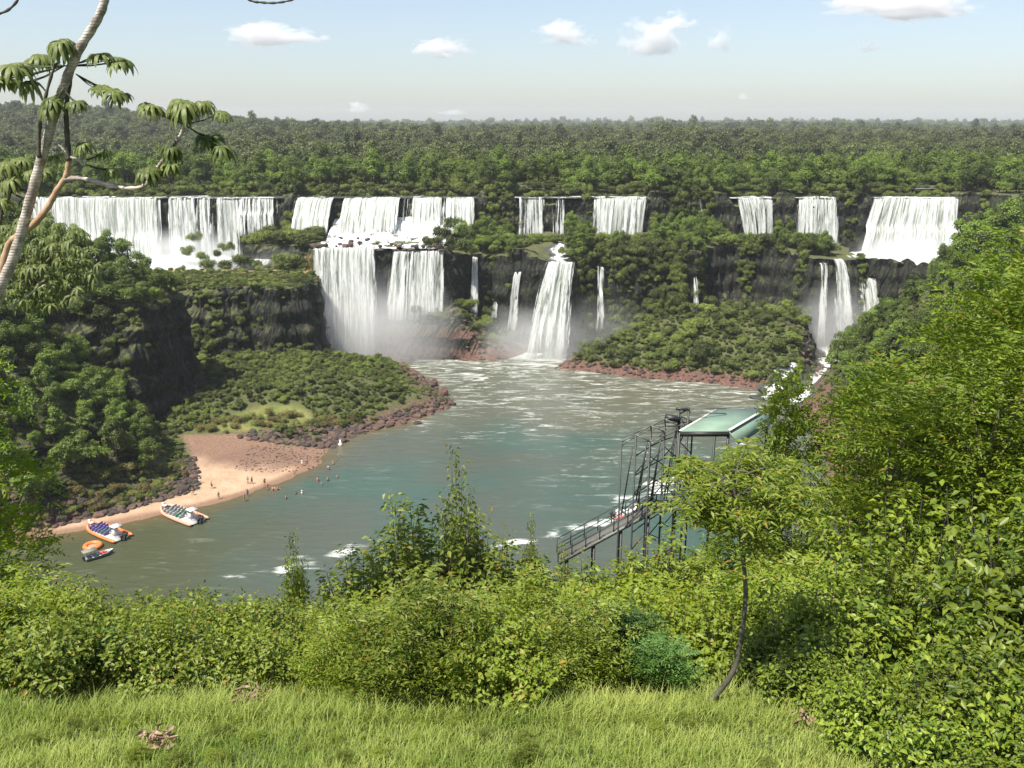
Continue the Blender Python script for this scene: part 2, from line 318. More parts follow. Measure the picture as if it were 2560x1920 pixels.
# ---------------------------------------------------------------- water
def gridmesh(name, xa, ya, zf, mat, attrs=None, keep=None):
    A, B = np.meshgrid(xa, ya); Z = zf(A, B); id_ = np.arange(A.size).reshape(A.shape)
    q = np.stack([id_[:-1, :-1], id_[:-1, 1:], id_[1:, 1:], id_[1:, :-1]], -1).reshape(-1, 4)
    if keep is not None:
        k = keep(A, B); kk = (k[:-1, :-1] | k[:-1, 1:] | k[1:, 1:] | k[1:, :-1]).ravel(); q = q[kk]
    at = {n_: ('POINT', f(A, B).ravel()) for n_, f in (attrs or {}).items()}
    return mesh(name, np.stack([A, B, Z], -1).reshape(-1, 3), quads=q, attrs=at, mats=[mat], smooth=True)
def river_mat():
    m, nt, out = newmat('river_water'); n = N(nt); pos = n.n('NewGeometry').outputs['Position']
    mp = n.n('Mapping', Vector=pos); mp.inputs['Rotation'].default_value = (0, 0, .15); mp.inputs['Scale'].default_value = (.28, 1.0, 1)
    big = n.noise(pos, .02, 3, .5, .5); fo = n.attr('foam'); si = n.attr('silt')
    wv = n.noise(mp.outputs[0], .55, 5, .6, .6)
    rid = n.noise(mp.outputs[0], .22, 7, .72, 1.8)
    rg = n.math('SUBTRACT', 1, n.math('MULTIPLY', n.math('ABSOLUTE', n.math('SUBTRACT', rid, .5)), 15), clamp=True)
    patch = n.noise(pos, .045, 3, .6)
    str_ = n.math('MULTIPLY', n.math('MULTIPLY', rg, n.mr(wv, .5, .68)), n.math('ADD', n.math('MULTIPLY', n.mr(patch, .45, .65), .55), n.math('MULTIPLY', fo, 1.4)), clamp=True)
    solid = n.mr(n.math('ADD', fo, n.math('MULTIPLY', n.math('SUBTRACT', rid, .5), 2.6)), .45, 1.15)
    fm = n.math('MAXIMUM', n.math('MULTIPLY', str_, n.mr(fo, .0, .3, .2, 1.)), solid)
    base = n.mix(n.mr(big, .4, .6), (.05, .09, .072), (.072, .084, .066))
    base = n.mix(n.attr('olive'), base, (.062, .07, .036)); base = n.mix(si, base, (.105, .108, .074)); base = n.mix(n.attr('shal'), base, (.11, .085, .04))
    col = n.mix(fm, base, (.8, .82, .76))
    p = n.n('BsdfPrincipled', Roughness=n.math('MULTIPLY_ADD', fm, .5, .22), IOR=1.33); n.link(col, p.inputs['Base Color'])
    bp = n.n('Bump', Strength=.55, Distance=.5, Height=n.math('ADD', wv, n.math('MULTIPLY', rid, .6))); n.link(bp.outputs[0], p.inputs['Normal'])
    n.link(p.outputs[0], out.inputs[0]); return m
M['river'] = river_mat()
def p2(l): return [tuple(G(*p)[:2]) for p in l]
wake = p2([(1545, 1298), (1430, 1325), (1330, 1350), (1230, 1370)]); wake2 = p2([(1560, 1250), (1700, 1190)]); wake3 = p2([(600, 1440), (760, 1405), (860, 1372)])
def foamf(X, Y):
    w = fbm(X/9, Y/5, 61, 3)
    f = ss(Y+w*9, 262, 284)*.75*(1-ss(X, 15, 40))
    f = np.maximum(f, ss(Y+w*10-np.abs(X-2)*.5, 225, 262)*.52)
    f = np.maximum(f, .4*ss(Y+w*14, 195, 240)); f = np.maximum(f, .2*ss(X+w*14, -2, 18)*ss(Y, 150, 175))
    f = np.maximum(f, ss(-np.hypot((X+52)/16, (Y-287)/13), -1.1, -.6)*1.2); f = np.maximum(f, ss(-np.hypot((X-10)/12, (Y-288)/9), -1.1, -.6)*1.2)
    w2 = fbm(X/2.5, Y/2.5, 66, 3); f = np.maximum(f, (.8+w2*.4)*ss(-segd(wake, X, Y)+w2*1.2, -2.4, -.3)); f = np.maximum(f, (.6+w2*.7)*ss(-segd(wake2, X, Y)+w2*3, -5.5, -1)); f = np.maximum(f, (.5+w2*.7)*ss(-segd(wake3, X, Y)+w*3+w2*2, -3.5, -.5))
    return f
def siltf(X, Y): return np.clip(ss(Y+fbm(X/20, Y/20, 5, 3)*22, 200, 245)*.85+ss(X+fbm(X/20, Y/20, 5, 3)*18, 5, 28)*.4*ss(Y, 150, 200), 0, 1)
riv = gridmesh('river', np.arange(-290, 100, 2.0), np.arange(50, 300, 1.5), lambda X, Y: X*0+.0, M['river'],
    dict(foam=foamf, silt=siltf, olive=lambda X, Y: ss(-X+fbm(X/20, Y/20, 6, 3)*14-(Y-150)*.25, 38, 66), shal=lambda X, Y: ss(sd(RIV, X, Y), 7, 0)*.8*(X < -20)*(Y < 262)), keep=lambda X, Y: sd(RIV, X, Y) > -5)
tag(obj('river', riv), kind='structure', label='green river with foam streaks below the falls')
def foam_water_mat():
    m, nt, out = newmat('whitewater'); n = N(nt); pos = n.n('NewGeometry').outputs['Position']
    mp = n.n('Mapping', Vector=pos); mp.inputs['Scale'].default_value = (1, .35, 1)
    a = n.noise(mp.outputs[0], .9, 6, .7, 1.2); cov = n.attr('foam'); b = n.noise(pos, 1.7, 6, .75, .8)
    wh = n.mix(n.mr(b, .38, .6), (.42, .45, .42), (.88, .89, .86)); col = n.mix(n.mr(n.math('ADD', n.math('ADD', n.math('MULTIPLY', a, .5), n.math('MULTIPLY', b, .5)), n.math('SUBTRACT', cov, .72)), .38, .5), (.06, .065, .05), wh)
    p = n.n('BsdfPrincipled', Roughness=.5); n.link(col, p.inputs['Base Color'])
    bp = n.n('Bump', Strength=.7, Distance=.5, Height=a); n.link(bp.outputs[0], p.inputs['Normal']); n.link(p.outputs[0], out.inputs[0]); return m
M['foam'] = foam_water_mat()
def ufk(X, Y):
    k = np.zeros(X.shape, bool)
    for a, b in UFX: k |= (X > a+.3) & (X < b-.3)
    return k
tag(obj('upper_river', gridmesh('upper_river', np.arange(-230, 175, 1.0), np.arange(334.2, 347.5, 1.2), lambda X, Y: 47.95+.12*fbm(X/2, Y/2, 4, 2), M['foam'],
    dict(foam=lambda X, Y: ss(fbm(X/9, Y/3, 15, 3), -.2, .4)*.9), keep=ufk)), kind='structure', label='shallow upper river running over the lip of the falls')
def shelf(x0, x1, y0, y1, zf, foam, nm='whitewater', kind='structure'):
    return tag(obj(nm, gridmesh(nm, np.arange(x0, x1, .8), np.arange(y0, y1, .8), lambda X, Y: zf(X, Y)+.35*fbm(X/2.2, Y/1.6, 8, 3), M['foam'], dict(foam=foam))), kind=kind, label='white foaming water on the rock shelf')
def hf(X, Y): return height(X, Y)
shelf(-65.4, -22.6, 291.5, 334, lambda X, Y: 35.1+X*0+6.0*ss(Y+6*fbm(X/5, X*0, 33, 3), 308, 335)**1.3+.9*fbm(X/2.6, Y/2.2, 34, 4), lambda X, Y: .75+.3*fbm(X/5, Y/4, 35, 3))
shelf(-205, -99, 300, 334, lambda X, Y: 23.8+X*0+3.5*ss(Y+5*fbm(X/5, X*0, 36, 3), 318, 334)+.8*fbm(X/3, Y/2.6, 37, 4), lambda X, Y: .74+.35*fbm(X/5, Y/4, 38, 3))
shelf(119, 176, 299, 334, lambda X, Y: 23.8+X*0+4.5*ss(Y+5*fbm(X/5, X*0, 36, 3), 316, 334)+.8*fbm(X/3, Y/2.6, 39, 4), lambda X, Y: .85+.3*fbm(X/5, Y/4, 40, 3))
# ---------------------------------------------------------------- waterfalls
def fall_mat():
    m, nt, out = newmat('falling_water'); n = N(nt); uv = n.n('TexCoord').outputs['UV']; oi = n.n('ObjectInfo').outputs['Random']
    s = n.n('SeparateXYZ', i0=uv); sc = n.attr('sc')
    cx = n.n('CombineXYZ', i0=n.math('MULTIPLY', s.outputs[0], 1.25), i1=n.math('MULTIPLY', s.outputs[1], .055), i2=n.math('MULTIPLY', oi, 40))
    a = n.noise(cx.outputs[0], 1.0, 6, .68, .15)
    cx2 = n.n('CombineXYZ', i0=n.math('MULTIPLY', s.outputs[0], 2.6), i1=n.math('MULTIPLY', s.outputs[1], .22), i2=n.math('MULTIPLY', oi, 17))
    b = n.noise(cx2.outputs[0], 1.0, 5, .7, .4)
    v = n.math('ADD', n.math('MULTIPLY', a, .72), n.math('MULTIPLY', b, .28))
    al = n.math('MULTIPLY', n.mr(n.math('SUBTRACT', v, n.attr('thr')), -.01, .09), n.mr(n.attr('edge'), 0, 1))
    col = n.mix(n.mr(v, .42, .58), (.34, .37, .32), (.9, .91, .87)); col = n.mix(n.mr(b, .3, .46), (.4, .43, .36), col)  # grey-green: thinner water, plus shadow streaks painted into the colour
    d = n.n('BsdfDiffuse'); n.link(col, d.inputs[0]); t = n.n('BsdfTranslucent'); n.link(col, t.inputs[0])
    bp = n.n('Bump', Strength=.45, Distance=.5, Height=v); n.link(bp.outputs[0], d.inputs['Normal'])
    mx = n.n('MixShader', i0=.35, i1=d.outputs[0], i2=t.outputs[0]); tr = n.n('BsdfTransparent')
    mm = n.n('MixShader', i0=al, i1=tr.outputs[0], i2=mx.outputs[0]); n.link(mm.outputs[0], out.inputs[0]); return m
M['fall'] = fall_mat()
def sheet(lipL, lipR, baseL, baseR, bulge, cov, gaps=(), seed=0, widths=.45, over=1.5, steps=()):
    lipL, lipR, baseL, baseR = map(Vector, (lipL, lipR, baseL, baseR)); W = (lipR-lipL).length; nu = max(6, int(W/widths)); nv = 26
    V = []; uv = []; thr = []; ed = []
    for j in range(nv+1):
        s = j/nv
        for i in range(nu+1):
            u = i/nu; L = lipL.lerp(lipR, u); B = baseL.lerp(baseR, u); ux = L.x
            nse = float(fbm(ux/1.6, s*1.2+seed, 100+seed, 3)); low = float(fbm(ux/5, seed*3.1, 7, 2))
            lz = float(fbm(ux/1.9, seed*2.7, 55, 3))*.55
            if j == 0: p = Vector((L.x, L.y+over, L.z+.02+lz))
            else:
                s2 = (j-1)/(nv-1); q = s2**.75
                p = Vector((L.x+(B.x-L.x)*q**1.3, L.y+(B.y-L.y)*q-bulge*q-.6*nse*q**.5+low*.6*q, L.z+lz*(1-s2)+(B.z-L.z)*s2**1.35))
                for (a, dep) in steps: p.y -= dep*float(ss(s2, a-.04, a+.04))
            V.append(p); drop = L.z-p.z
            uv.append((ux, drop)); c = cov+low*.25
            for (ga, gb, gc) in gaps:
                if ga <= u <= gb: c = gc
            
            dm_ = min(u, 1-u)*W; e_w = min(1.8, W*.25); thr.append(.78-.62*c+.3*(1-float(ss(dm_, 0, e_w)))*(.5+1.2*abs(nse)))
            ed.append(1.0 if j < nv-4 else (1-.16*(j-nv+4)))
    id_ = np.arange((nu+1)*(nv+1)).reshape(nv+1, nu+1)
    q = np.stack([id_[:-1, :-1], id_[:-1, 1:], id_[1:, 1:], id_[1:, :-1]], -1).reshape(-1, 4)
    return mesh('waterfall', [tuple(v) for v in V], quads=q, attrs=dict(thr=('POINT', thr), edge=('POINT', ed)), mats=[M['fall']], uv=uv, smooth=True)
def upfall(xa, xb, zb, cov, label, gaps=(), bulge=2.2, spread=(0, 0), seed=0, steps=(), yb=None):
    a = D(xa, 497, 335); b = D(xb, 497, 335); z = 48.0
    me = sheet((a.x, 335, z), (b.x, 335, z), (a.x+spread[0], 333.4, zb), (b.x+spread[1], 333.4, zb), bulge, cov, gaps, seed, steps=steps)
    o = tag(obj('waterfall', me), label, 'waterfall', 'waterfalls of the gorge'); 
    me2 = sheet((a.x, 334.2, z), (b.x, 334.2, z), (a.x+spread[0]*1.1, 332.8, zb), (b.x+spread[1]*1.1, 332.8, zb), bulge+.7, cov*.72, gaps, seed+50, steps=steps)
    sp = obj('spray', me2, o); return o
upfall(60, 402, 24.2, .95, 'broad white curtain of water at the far left behind the tree trunk', seed=1, steps=((.66, 1.2),))
upfall(400, 596, 24.2, .74, 'streaked curtain behind the round green islet trees, left of the rocky cascade', seed=2, gaps=((0, .12, .22), (.45, .5, .4), (.62, .72, .42)))
upfall(590, 708, 34.5, .62, 'thin streams splashing over ledges above the small box-shaped drop', seed=3, gaps=((.8, 1, .3),), steps=((.5, 1.2),))
upfall(742, 1000, 36.4, .9, 'upper tier of the great double fall, split by a mossy rock pillar', seed=4, gaps=((.36, .46, .12),), bulge=12, steps=((.6, 1.6),))
upfall(996, 1192, 35.9, .7, 'upper curtain with dark gaps right of the double fall', seed=5, gaps=((.02, .2, .38), (.55, .62, .35)), bulge=7)
upfall(1288, 1452, 33.4, .5, 'sparse thin streams below the long footbridge', seed=6, gaps=((0, .1, .5), (.45, .55, .3), (.75, 1, .28)))
upfall(1485, 1622, 33.0, .8, 'compact white fall in the middle of the upper rim', seed=7, spread=(-.8, -2))
upfall(1835, 1936, 32.5, .66, 'veil of water between dark wooded clefts, left one of the narrow pair', seed=8, spread=(3.5, .3))
upfall(1994, 2092, 31.3, .7, 'veil of water flaring at its base, right one of the narrow pair', seed=9, spread=(-1.6, 1.6))
upfall(2186, 2398, 24.2, .93, 'large bright fall beside the wooded right bank', seed=10, spread=(-7, -1.5), bulge=5, steps=((.55, 2.0),))
def lowfall(xa, xb, ylip, Y, base, cov, label, bulge=1.6, gaps=(), seed=0, steps=(), spray=True, Yb=None, w=.35):
    a = D(xa, ylip, Y); b = D(xb, ylip, Y)
    bl, br, zb = base; Yb = Yb or Y-1.2
    # base given in picture columns at its own distance
    A = D(bl, 800, Yb); B = D(br, 800, Yb); 
    me = sheet(a, b, (A.x, Yb, zb), (B.x, Yb, zb), bulge, cov, gaps, seed, widths=w, steps=steps)
    o = tag(obj('waterfall', me), label, 'waterfall', 'waterfalls of the gorge')
    if spray:
        me2 = sheet(a+Vector((0, -.6, 0)), b+Vector((0, -.6, 0)), (A.x, Yb-.6, zb), (B.x, Yb-.6, zb), bulge+.8, cov*.7, gaps, seed+60, widths=w, steps=steps); obj('spray', me2, o)
    return o
lowfall(785, 940, 620, 291, (790, 945, 0), .88, 'lower tier of the great double fall plunging beside the dark promontory', 3, seed=21)
lowfall(978, 1118, 627, 292, (964, 1116, 12), .72, 'lower curtain landing on the rocky mound in the middle', 2, seed=22, gaps=((.3, .38, .45),))
lowfall(1180, 1194, 645, 303, (1174, 1196, 10), .75, 'thin thread of water in front of the dark cave', 1, seed=23, w=.12)
lowfall(1246, 1258, 660, 303, (1226, 1246, 10), .7, 'thin leaning thread of water, second from the dark cave', 1, seed=24, w=.12)
lowfall(1284, 1306, 680, 297, (1264, 1292, 7), .62, 'slim veil just left of the tall bright fall', 1.2, seed=25, w=.15)
lowfall(1366, 1436, 655, 292.3, (1312, 1420, 0), .84, 'tall bright fall widening down to the river in the middle', 5, seed=26, gaps=((.25, .36, .5),), Yb=288)
lowfall(1490, 1512, 668, 297, (1482, 1516, 8), .55, 'faint double thread on the wooded cliff right of the tall bright fall', 1.5, seed=27, w=.15, steps=((.5, .8),))
lowfall(1731, 1742, 690, 298, (1726, 1750, 6), .68, 'single thread of water left of the black recess', 1.5, seed=28, w=.12, steps=((.7, .6),))
lowfall(2048, 2072, 660, 292.5, (2042, 2070, 3), .55, 'narrow straight veil right of the black recess', 1.2, seed=29, w=.2)
lowfall(2084, 2108, 650, 292.3, (2076, 2140, 3), .74, 'fan of water spreading towards the right bank', 4, seed=30, w=.2)
lowfall(630, 684, 650, 300, (630, 684, 25), .75, 'small box-shaped drop behind the grassy promontory', 1, seed=31, w=.3)
lowfall(1744, 1752, 500, 333, (1744, 1752, 36), .5, 'faint trickle among trees on the upper rim', 1, seed=32, w=.12, spray=False)
lowfall(2112, 2172, 640, 300, (2128, 2200, 7), .6, 'broken cascade dropping from the pool of the large right fall', 5, seed=33, w=.35, steps=((.4, 1.5),))

def ribbon(name, pts, wid, label, hgt=.35):
    c = smooth_path(pts, 8); V = []; FO = []; n_ = 9
    for i, p in enumerate(c):
        d = (c[min(i+1, len(c)-1)]-c[max(i-1, 0)]); s_ = Vector((-d.y, d.x, 0)).normalized()
        for k in range(n_):
            q = p+s_*wid*(k/(n_-1)-.5)*(1+.4*math.sin(i*.9)+.3*math.sin(k*3+i)); FO.append(max(0, .8-.5*abs(2*k/(n_-1)-1)**1.3-.35*min(1, max(0, (3-min(i, len(c)-1-i))/3)))); V.append((q.x, q.y, max(.15, hz(q.x, q.y)+hgt*(1-abs(2*k/(n_-1)-1)**3)-.05)))
    q_ = [(i*n_+k, i*n_+k+1, (i+1)*n_+k+1, (i+1)*n_+k) for i in range(len(c)-1) for k in range(n_-1)]
    return tag(obj(name, mesh(name, V, quads=q_, attrs=dict(foam=('POINT', FO)), mats=[M['foam']], smooth=True)), label, kind='structure')
ribbon('rapids', [Vector((x, y, 0)) for x, y in CHAN], 10, 'foaming rapids running out from the foot of the fan-shaped fall')
ribbon('rapids', [G(2005, 935, 2), G(1960, 952, 1.2), G(1935, 975, .6), G(1915, 1000, .3)], 8, 'foaming rapids entering the river beyond the green roof')
ribbon('rapids', [D(1410, 622, 312), D(1400, 635, 305), D(1398, 650, 296), D(1400, 656, 292)], 9, 'white water stepping down to the lip of the tall bright fall')
# ---------------------------------------------------------------- foliage templates
def unit(n):
    v = rng.normal(size=(n, 3)); return v/np.linalg.norm(v, axis=1)[:, None]
def leaves(P, Nn, size, aspect=.5, droop=.15, dirs=None, jit=.5, fold=.18):
    """P points, Nn leaf normals; each leaf a folded rhombus of two triangles"""
    n = len(P); size = np.broadcast_to(np.asarray(size, float), (n,))[:, None]
    Nn = Nn+rng.normal(size=(n, 3))*jit*.5; Nn /= np.linalg.norm(Nn, axis=1)[:, None]+1e-9
    d = rng.normal(size=(n, 3)) if dirs is None else dirs+rng.normal(size=(n, 3))*jit*.5
    d = d-Nn*(d*Nn).sum(1)[:, None]; d /= np.linalg.norm(d, axis=1)[:, None]+1e-9
    s = np.cross(Nn, d); L = size; Wd = size*aspect*.5
    base = P; tip = P+d*L-Nn*L*droop; mid = P+d*L*.45
    l = mid+s*Wd+Nn*Wd*fold*2; r = mid-s*Wd+Nn*Wd*fold*2
    V = np.stack([base, l, tip, r], 1).reshape(-1, 3); k = np.arange(n)*4
    T = np.stack([np.stack([k, k+1, k+2], 1), np.stack([k, k+2, k+3], 1)], 1).reshape(-1, 3)
    return V, T, np.repeat(rng.random(n), 2)
def compound(P, Dv, length, n_leaf, size, aspect=.3, droop=.35):
    """sprays: twig from P along Dv carrying pairs of lance leaves"""
    n = len(P); t = np.linspace(.15, 1, n_leaf)[None, :, None]
    Dv = Dv/np.linalg.norm(Dv, axis=1)[:, None]; up = np.array([0, 0, 1.]); side = np.cross(Dv, up); side /= np.linalg.norm(side, axis=1)[:, None]+1e-6
    L = (length*(.7+.6*rng.random(n)))[:, None, None]
    pts = P[:, None, :]+Dv[:, None, :]*L*t-up*(t**2)*L*droop
    sg = np.where(np.arange(n_leaf) % 2 == 0, 1, -1)[None, :, None]
    dirs = side[:, None, :]*sg*.9+Dv[:, None, :]*.55-up*.25; nn = np.cross(side, Dv)[:, None, :]*np.ones((1, n_leaf, 1)); nn = np.where(nn[..., 2:3] < 0, -nn, nn)
    return leaves(pts.reshape(-1, 3), nn.reshape(-1, 3), size*(.7+.6*rng.random(n*n_leaf)), aspect, .2, dirs.reshape(-1, 3), .45)
def merge(parts):
    V = []; T = []; A = []; o = 0
    for v, t, a in parts: V.append(v); T.append(t+o); A.append(a); o += len(v)
    return np.concatenate(V), np.concatenate(T), np.concatenate(A)
def lobes(R, Hh, n, flat=.7):
    o = []
    for k in range(n):
        a = rng.random()*6.283; r = R*math.sqrt(rng.random())*.72; z = Hh*(.45+.5*rng.random()*(1-(r/R)**2*.6))
        o.append((r*math.cos(a), r*math.sin(a), z, R*(.26+.24*rng.random())))
    return o
def cluster(lb, n, size, aspect=.8, flat=.75, inner=.25, bottom=-.35):
    w_ = np.array([l[3]**2 for l in lb]); w_ /= w_.sum(); ch = rng.choice(len(lb), n, p=w_)
    C = np.array([l[:3] for l in lb])[ch]; r = np.array([l[3] for l in lb])[ch]
    u = unit(n); u[:, 2] = np.where(u[:, 2] < bottom, -u[:, 2], u[:, 2])
    rr = r*(1-inner*rng.random(n)**1.5)*(1+.22*np.sin(u[:, 0]*7+r*9)*np.sin(u[:, 1]*8+u[:, 2]*5))
    P = C+u*rr[:, None]*np.array([1, 1, flat])+rng.normal(size=(n, 3))*r[:, None]*.09; Nn = u*np.array([1, 1, 1.2])+np.array([0, 0, .35])
    return leaves(P, Nn, size*(.6+.8*rng.random(n)), aspect, .12, None, .9)
def crown(R, Hh, nl, n, size, mat, name='crown', trunk=True, **k):
    V, T, A = cluster(lobes(R, Hh, nl), n, size, **k)
    mats = [mat]
    mi = np.zeros(len(T), int)
    if trunk:
        mb = MB()
        mb.tube([(0, 0, -.8), (R*.03, 0, Hh*.35), (0, R*.04, Hh*.75)], [R*.07, R*.05, R*.02], 6)
        for q in range(4):
            a = q*1.7+rng.random(); mb.tube([(0, 0, Hh*.3), (R*.3*math.cos(a), R*.3*math.sin(a), Hh*.55), (R*.5*math.cos(a), R*.5*math.sin(a), Hh*.75)], [R*.035, R*.025, R*.01], 5)
        tv = np.array([tuple(p) for p in mb.v]); tt = np.array(mb.t+[x for q_ in mb.q for x in ((q_[0], q_[1], q_[2]), (q_[0], q_[2], q_[3]))])
        T = np.concatenate([T, tt+len(V)]); V = np.concatenate([V, tv]); A = np.concatenate([A, np.full(len(tt), .5)]); mi = np.concatenate([mi, np.ones(len(tt), int)]); mats.append(M['bark_dark'])
    return dict(V=V, T=T, A=A, mi=mi, mats=mats)
def tmesh(t, name): return mesh(name, t['V'], tris=t['T'], attrs=dict(lr=('FACE', t['A'])), mats=t['mats'], midx=t['mi'])
T_far = [crown(5.8-.5*k, 10+1.0*k, 13, 1150, .8, M['leaf_far'], flat=.58+.1*k, trunk=False) for k in range(4)]
T_mid = [crown(4.3-.25*k, 8.5+1.3*k, 12+2*k, 3000, .42, M['leaf_mid'], flat=.7+.05*k, inner=.4) for k in range(5)]
T_mid.append(crown(2.6, 13, 12, 1800, .42, M['leaf_mid'], flat=1.0))
T_shr = [crown(2.3, 2.6+.6*k, 10+3*k, 2000, .27, M['leaf_shrub'], flat=.85, trunk=False, inner=.45) for k in range(4)]
ME_mid = [tmesh(t, 'tree') for t in T_mid]; ME_shr = [tmesh(t, 'shrub') for t in T_shr]
def stuff(name, tpls, P, S, RZ, ID, label):
    """one object: template faces plus loose points, instanced by geometry nodes"""
    V = []; T = []; A = []; MI = []; tp = []; mats = []; o = 0
    for k, t in enumerate(tpls):
        V.append(t['V']); T.append(t['T']+o); A.append(t['A']); off = []
        for m_ in t['mats']:
            if m_ not in mats: mats.append(m_)
            off.append(mats.index(m_))
        MI.append(np.array(off)[t['mi']]); tp.append(np.full(len(t['V']), k+1.)); o += len(t['V'])
    n0 = o; V.append(P); tp.append(np.zeros(len(P))); V = np.concatenate(V)
    z3 = np.ones((n0, 3)); me = mesh(name, V, tris=np.concatenate(T), mats=mats, midx=np.concatenate(MI), attrs=dict(lr=('FACE', np.concatenate(A)),
        tp=('POINT', np.concatenate(tp)), sc=('POINT', np.concatenate([z3, S])), rz=('POINT', np.concatenate([np.zeros(n0), RZ])), pk=('POINT', np.concatenate([np.zeros(n0), ID]))))
    ob = obj(name, me); ng = bpy.data.node_groups.new(name+'_nodes', 'GeometryNodeTree')
    ng.interface.new_socket('Geometry', in_out='INPUT', socket_type='NodeSocketGeometry'); ng.interface.new_socket('Geometry', in_out='OUTPUT', socket_type='NodeSocketGeometry')
    nn = ng.nodes; gi = nn.new('NodeGroupInput'); go = nn.new('NodeGroupOutput')
    def na(nm, dt='FLOAT'):
        a = nn.new('GeometryNodeInputNamedAttribute'); a.data_type = dt; a.inputs['Name'].default_value = nm; return a.outputs['Attribute']
    tpn = na('tp')
    def sel(k):
        c = nn.new('FunctionNodeCompare'); c.data_type = 'FLOAT'; c.operation = 'EQUAL'; ng.links.new(tpn, c.inputs['A']); c.inputs['B'].default_value = k; c.inputs['Epsilon'].default_value = .1
        s = nn.new('GeometryNodeSeparateGeometry'); s.domain = 'POINT'; ng.links.new(gi.outputs[0], s.inputs[0]); ng.links.new(c.outputs[0], s.inputs['Selection']); return s.outputs[0]
    j = nn.new('GeometryNodeJoinGeometry')
    for k in range(len(tpls)):
        g = nn.new('GeometryNodeGeometryToInstance'); ng.links.new(sel(k+1), g.inputs[0]); ng.links.new(g.outputs[0], j.inputs[0])
    ip = nn.new('GeometryNodeInstanceOnPoints'); ng.links.new(sel(0), ip.inputs['Points']); ng.links.new(j.outputs[0], ip.inputs['Instance']); ip.inputs['Pick Instance'].default_value = True
    fi = nn.new('FunctionNodeFloatToInt'); ng.links.new(na('pk'), fi.inputs[0]); ng.links.new(fi.outputs[0], ip.inputs['Instance Index'])
    cx = nn.new('ShaderNodeCombineXYZ'); ng.links.new(na('rz'), cx.inputs[2]); er = nn.new('FunctionNodeEulerToRotation'); ng.links.new(cx.outputs[0], er.inputs[0]); ng.links.new(er.outputs[0], ip.inputs['Rotation'])
    ng.links.new(na('sc', 'FLOAT_VECTOR'), ip.inputs['Scale']); ng.links.new(ip.outputs[0], go.inputs[0])
    md = ob.modifiers.new('scatter', 'NODES'); md.node_group = ng
    return tag(ob, label, kind='stuff')
def jgrid(x0, x1, y0, y1, st):
    a, b = np.meshgrid(np.arange(x0, x1, st), np.arange(y0, y1, st)); a = a+(rng.random(a.shape)-.5)*st*.95; b = b+(rng.random(b.shape)-.5)*st*.95
    return a.ravel(), b.ravel()
def inst(X, Y, smin, smax, nid, sink=.6, zs=.25):
    Z = height(X, Y)-sink; n = len(X); s = smin+(smax-smin)*rng.random(n)
    S = np.stack([s, s, s*(1-zs/2+zs*rng.random(n))], 1); return np.stack([X, Y, Z], 1), S, rng.random(n)*6.283, rng.integers(0, nid, n).astype(float)
# far forest
parts = []
for (y0, y1, st, s0, s1) in ((392, 760, 6.6, .65, 1.12), (760, 1600, 10, .8, 1.45), (1600, 3400, 17, 1.3, 2.2), (3400, 6800, 34, 2.6, 4.0)):
    X, Y = jgrid(-.86*y1, .86*y1, y0, y1, st); k = np.abs(X) < .84*Y+30; X, Y = X[k], Y[k]
    P, S, R_, I = inst(X, Y, s0, s1, 4, sink=3.5*s0); e = rng.random(len(X)) < .07; S[e, 2] *= 1.15+.25*rng.random(e.sum()); parts.append((P, S, R_, I))
F_ = [np.concatenate([p[i] for p in parts]) for i in range(4)]
stuff('forest', T_far, *F_, label='wide unbroken rainforest canopy behind the waterfalls')
# ---------------------------------------------------------------- mid-ground trees: individuals
def place(mes, name, X, Y, smin, smax, label, cat, group, sink=.5, Z=None):
    out = []
    for i, (x, y) in enumerate(zip(X, Y)):
        o = obj(name, mes[int(rng.integers(0, len(mes)))]); s = smin+(smax-smin)*rng.random()
        o.location = (x, y, hz(x, y)-sink*s if Z is None else Z[i]); o.rotation_euler = ((rng.random()-.5)*.16, (rng.random()-.5)*.16, rng.random()*6.28); o.scale = (s, s, s*(.85+.3*rng.random()))
        tag(o, label(x, y) if callable(label) else label, cat, group); out.append(o)
    return out
def infall(x, y):
    return any(a-1 < x < b+1 for a, b in UFX)
def upmask(X, Y, clear=349.5):
    k = np.ones(len(X), bool)
    for i in range(len(X)):
        if Y[i] < clear+3*math.sin(X[i]*.2) and infall(X[i], Y[i]): k[i] = False
    return k
# front row along the upper rim
X, Y = jgrid(-290, 290, 337.5, 392, 5.0); k = upmask(X, Y); X, Y = X[k], Y[k]
o_ = np.argsort(Y+np.where(np.abs(X) > 205, 99, 0)); X, Y = X[o_], Y[o_]; nI = 170
place(ME_mid, 'rim_tree', X[:nI], Y[:nI], .62, 1.1, 'rainforest tree in the front row along the rim of the upper falls', 'tree', 'trees along the upper rim', .9)
P, S, R_, I = inst(X[nI:], Y[nI:], .7, 1.2, 6, 1.5); stuff('rim_woods', T_mid, P, S, R_, I, label='dense woods right behind the upper rim')
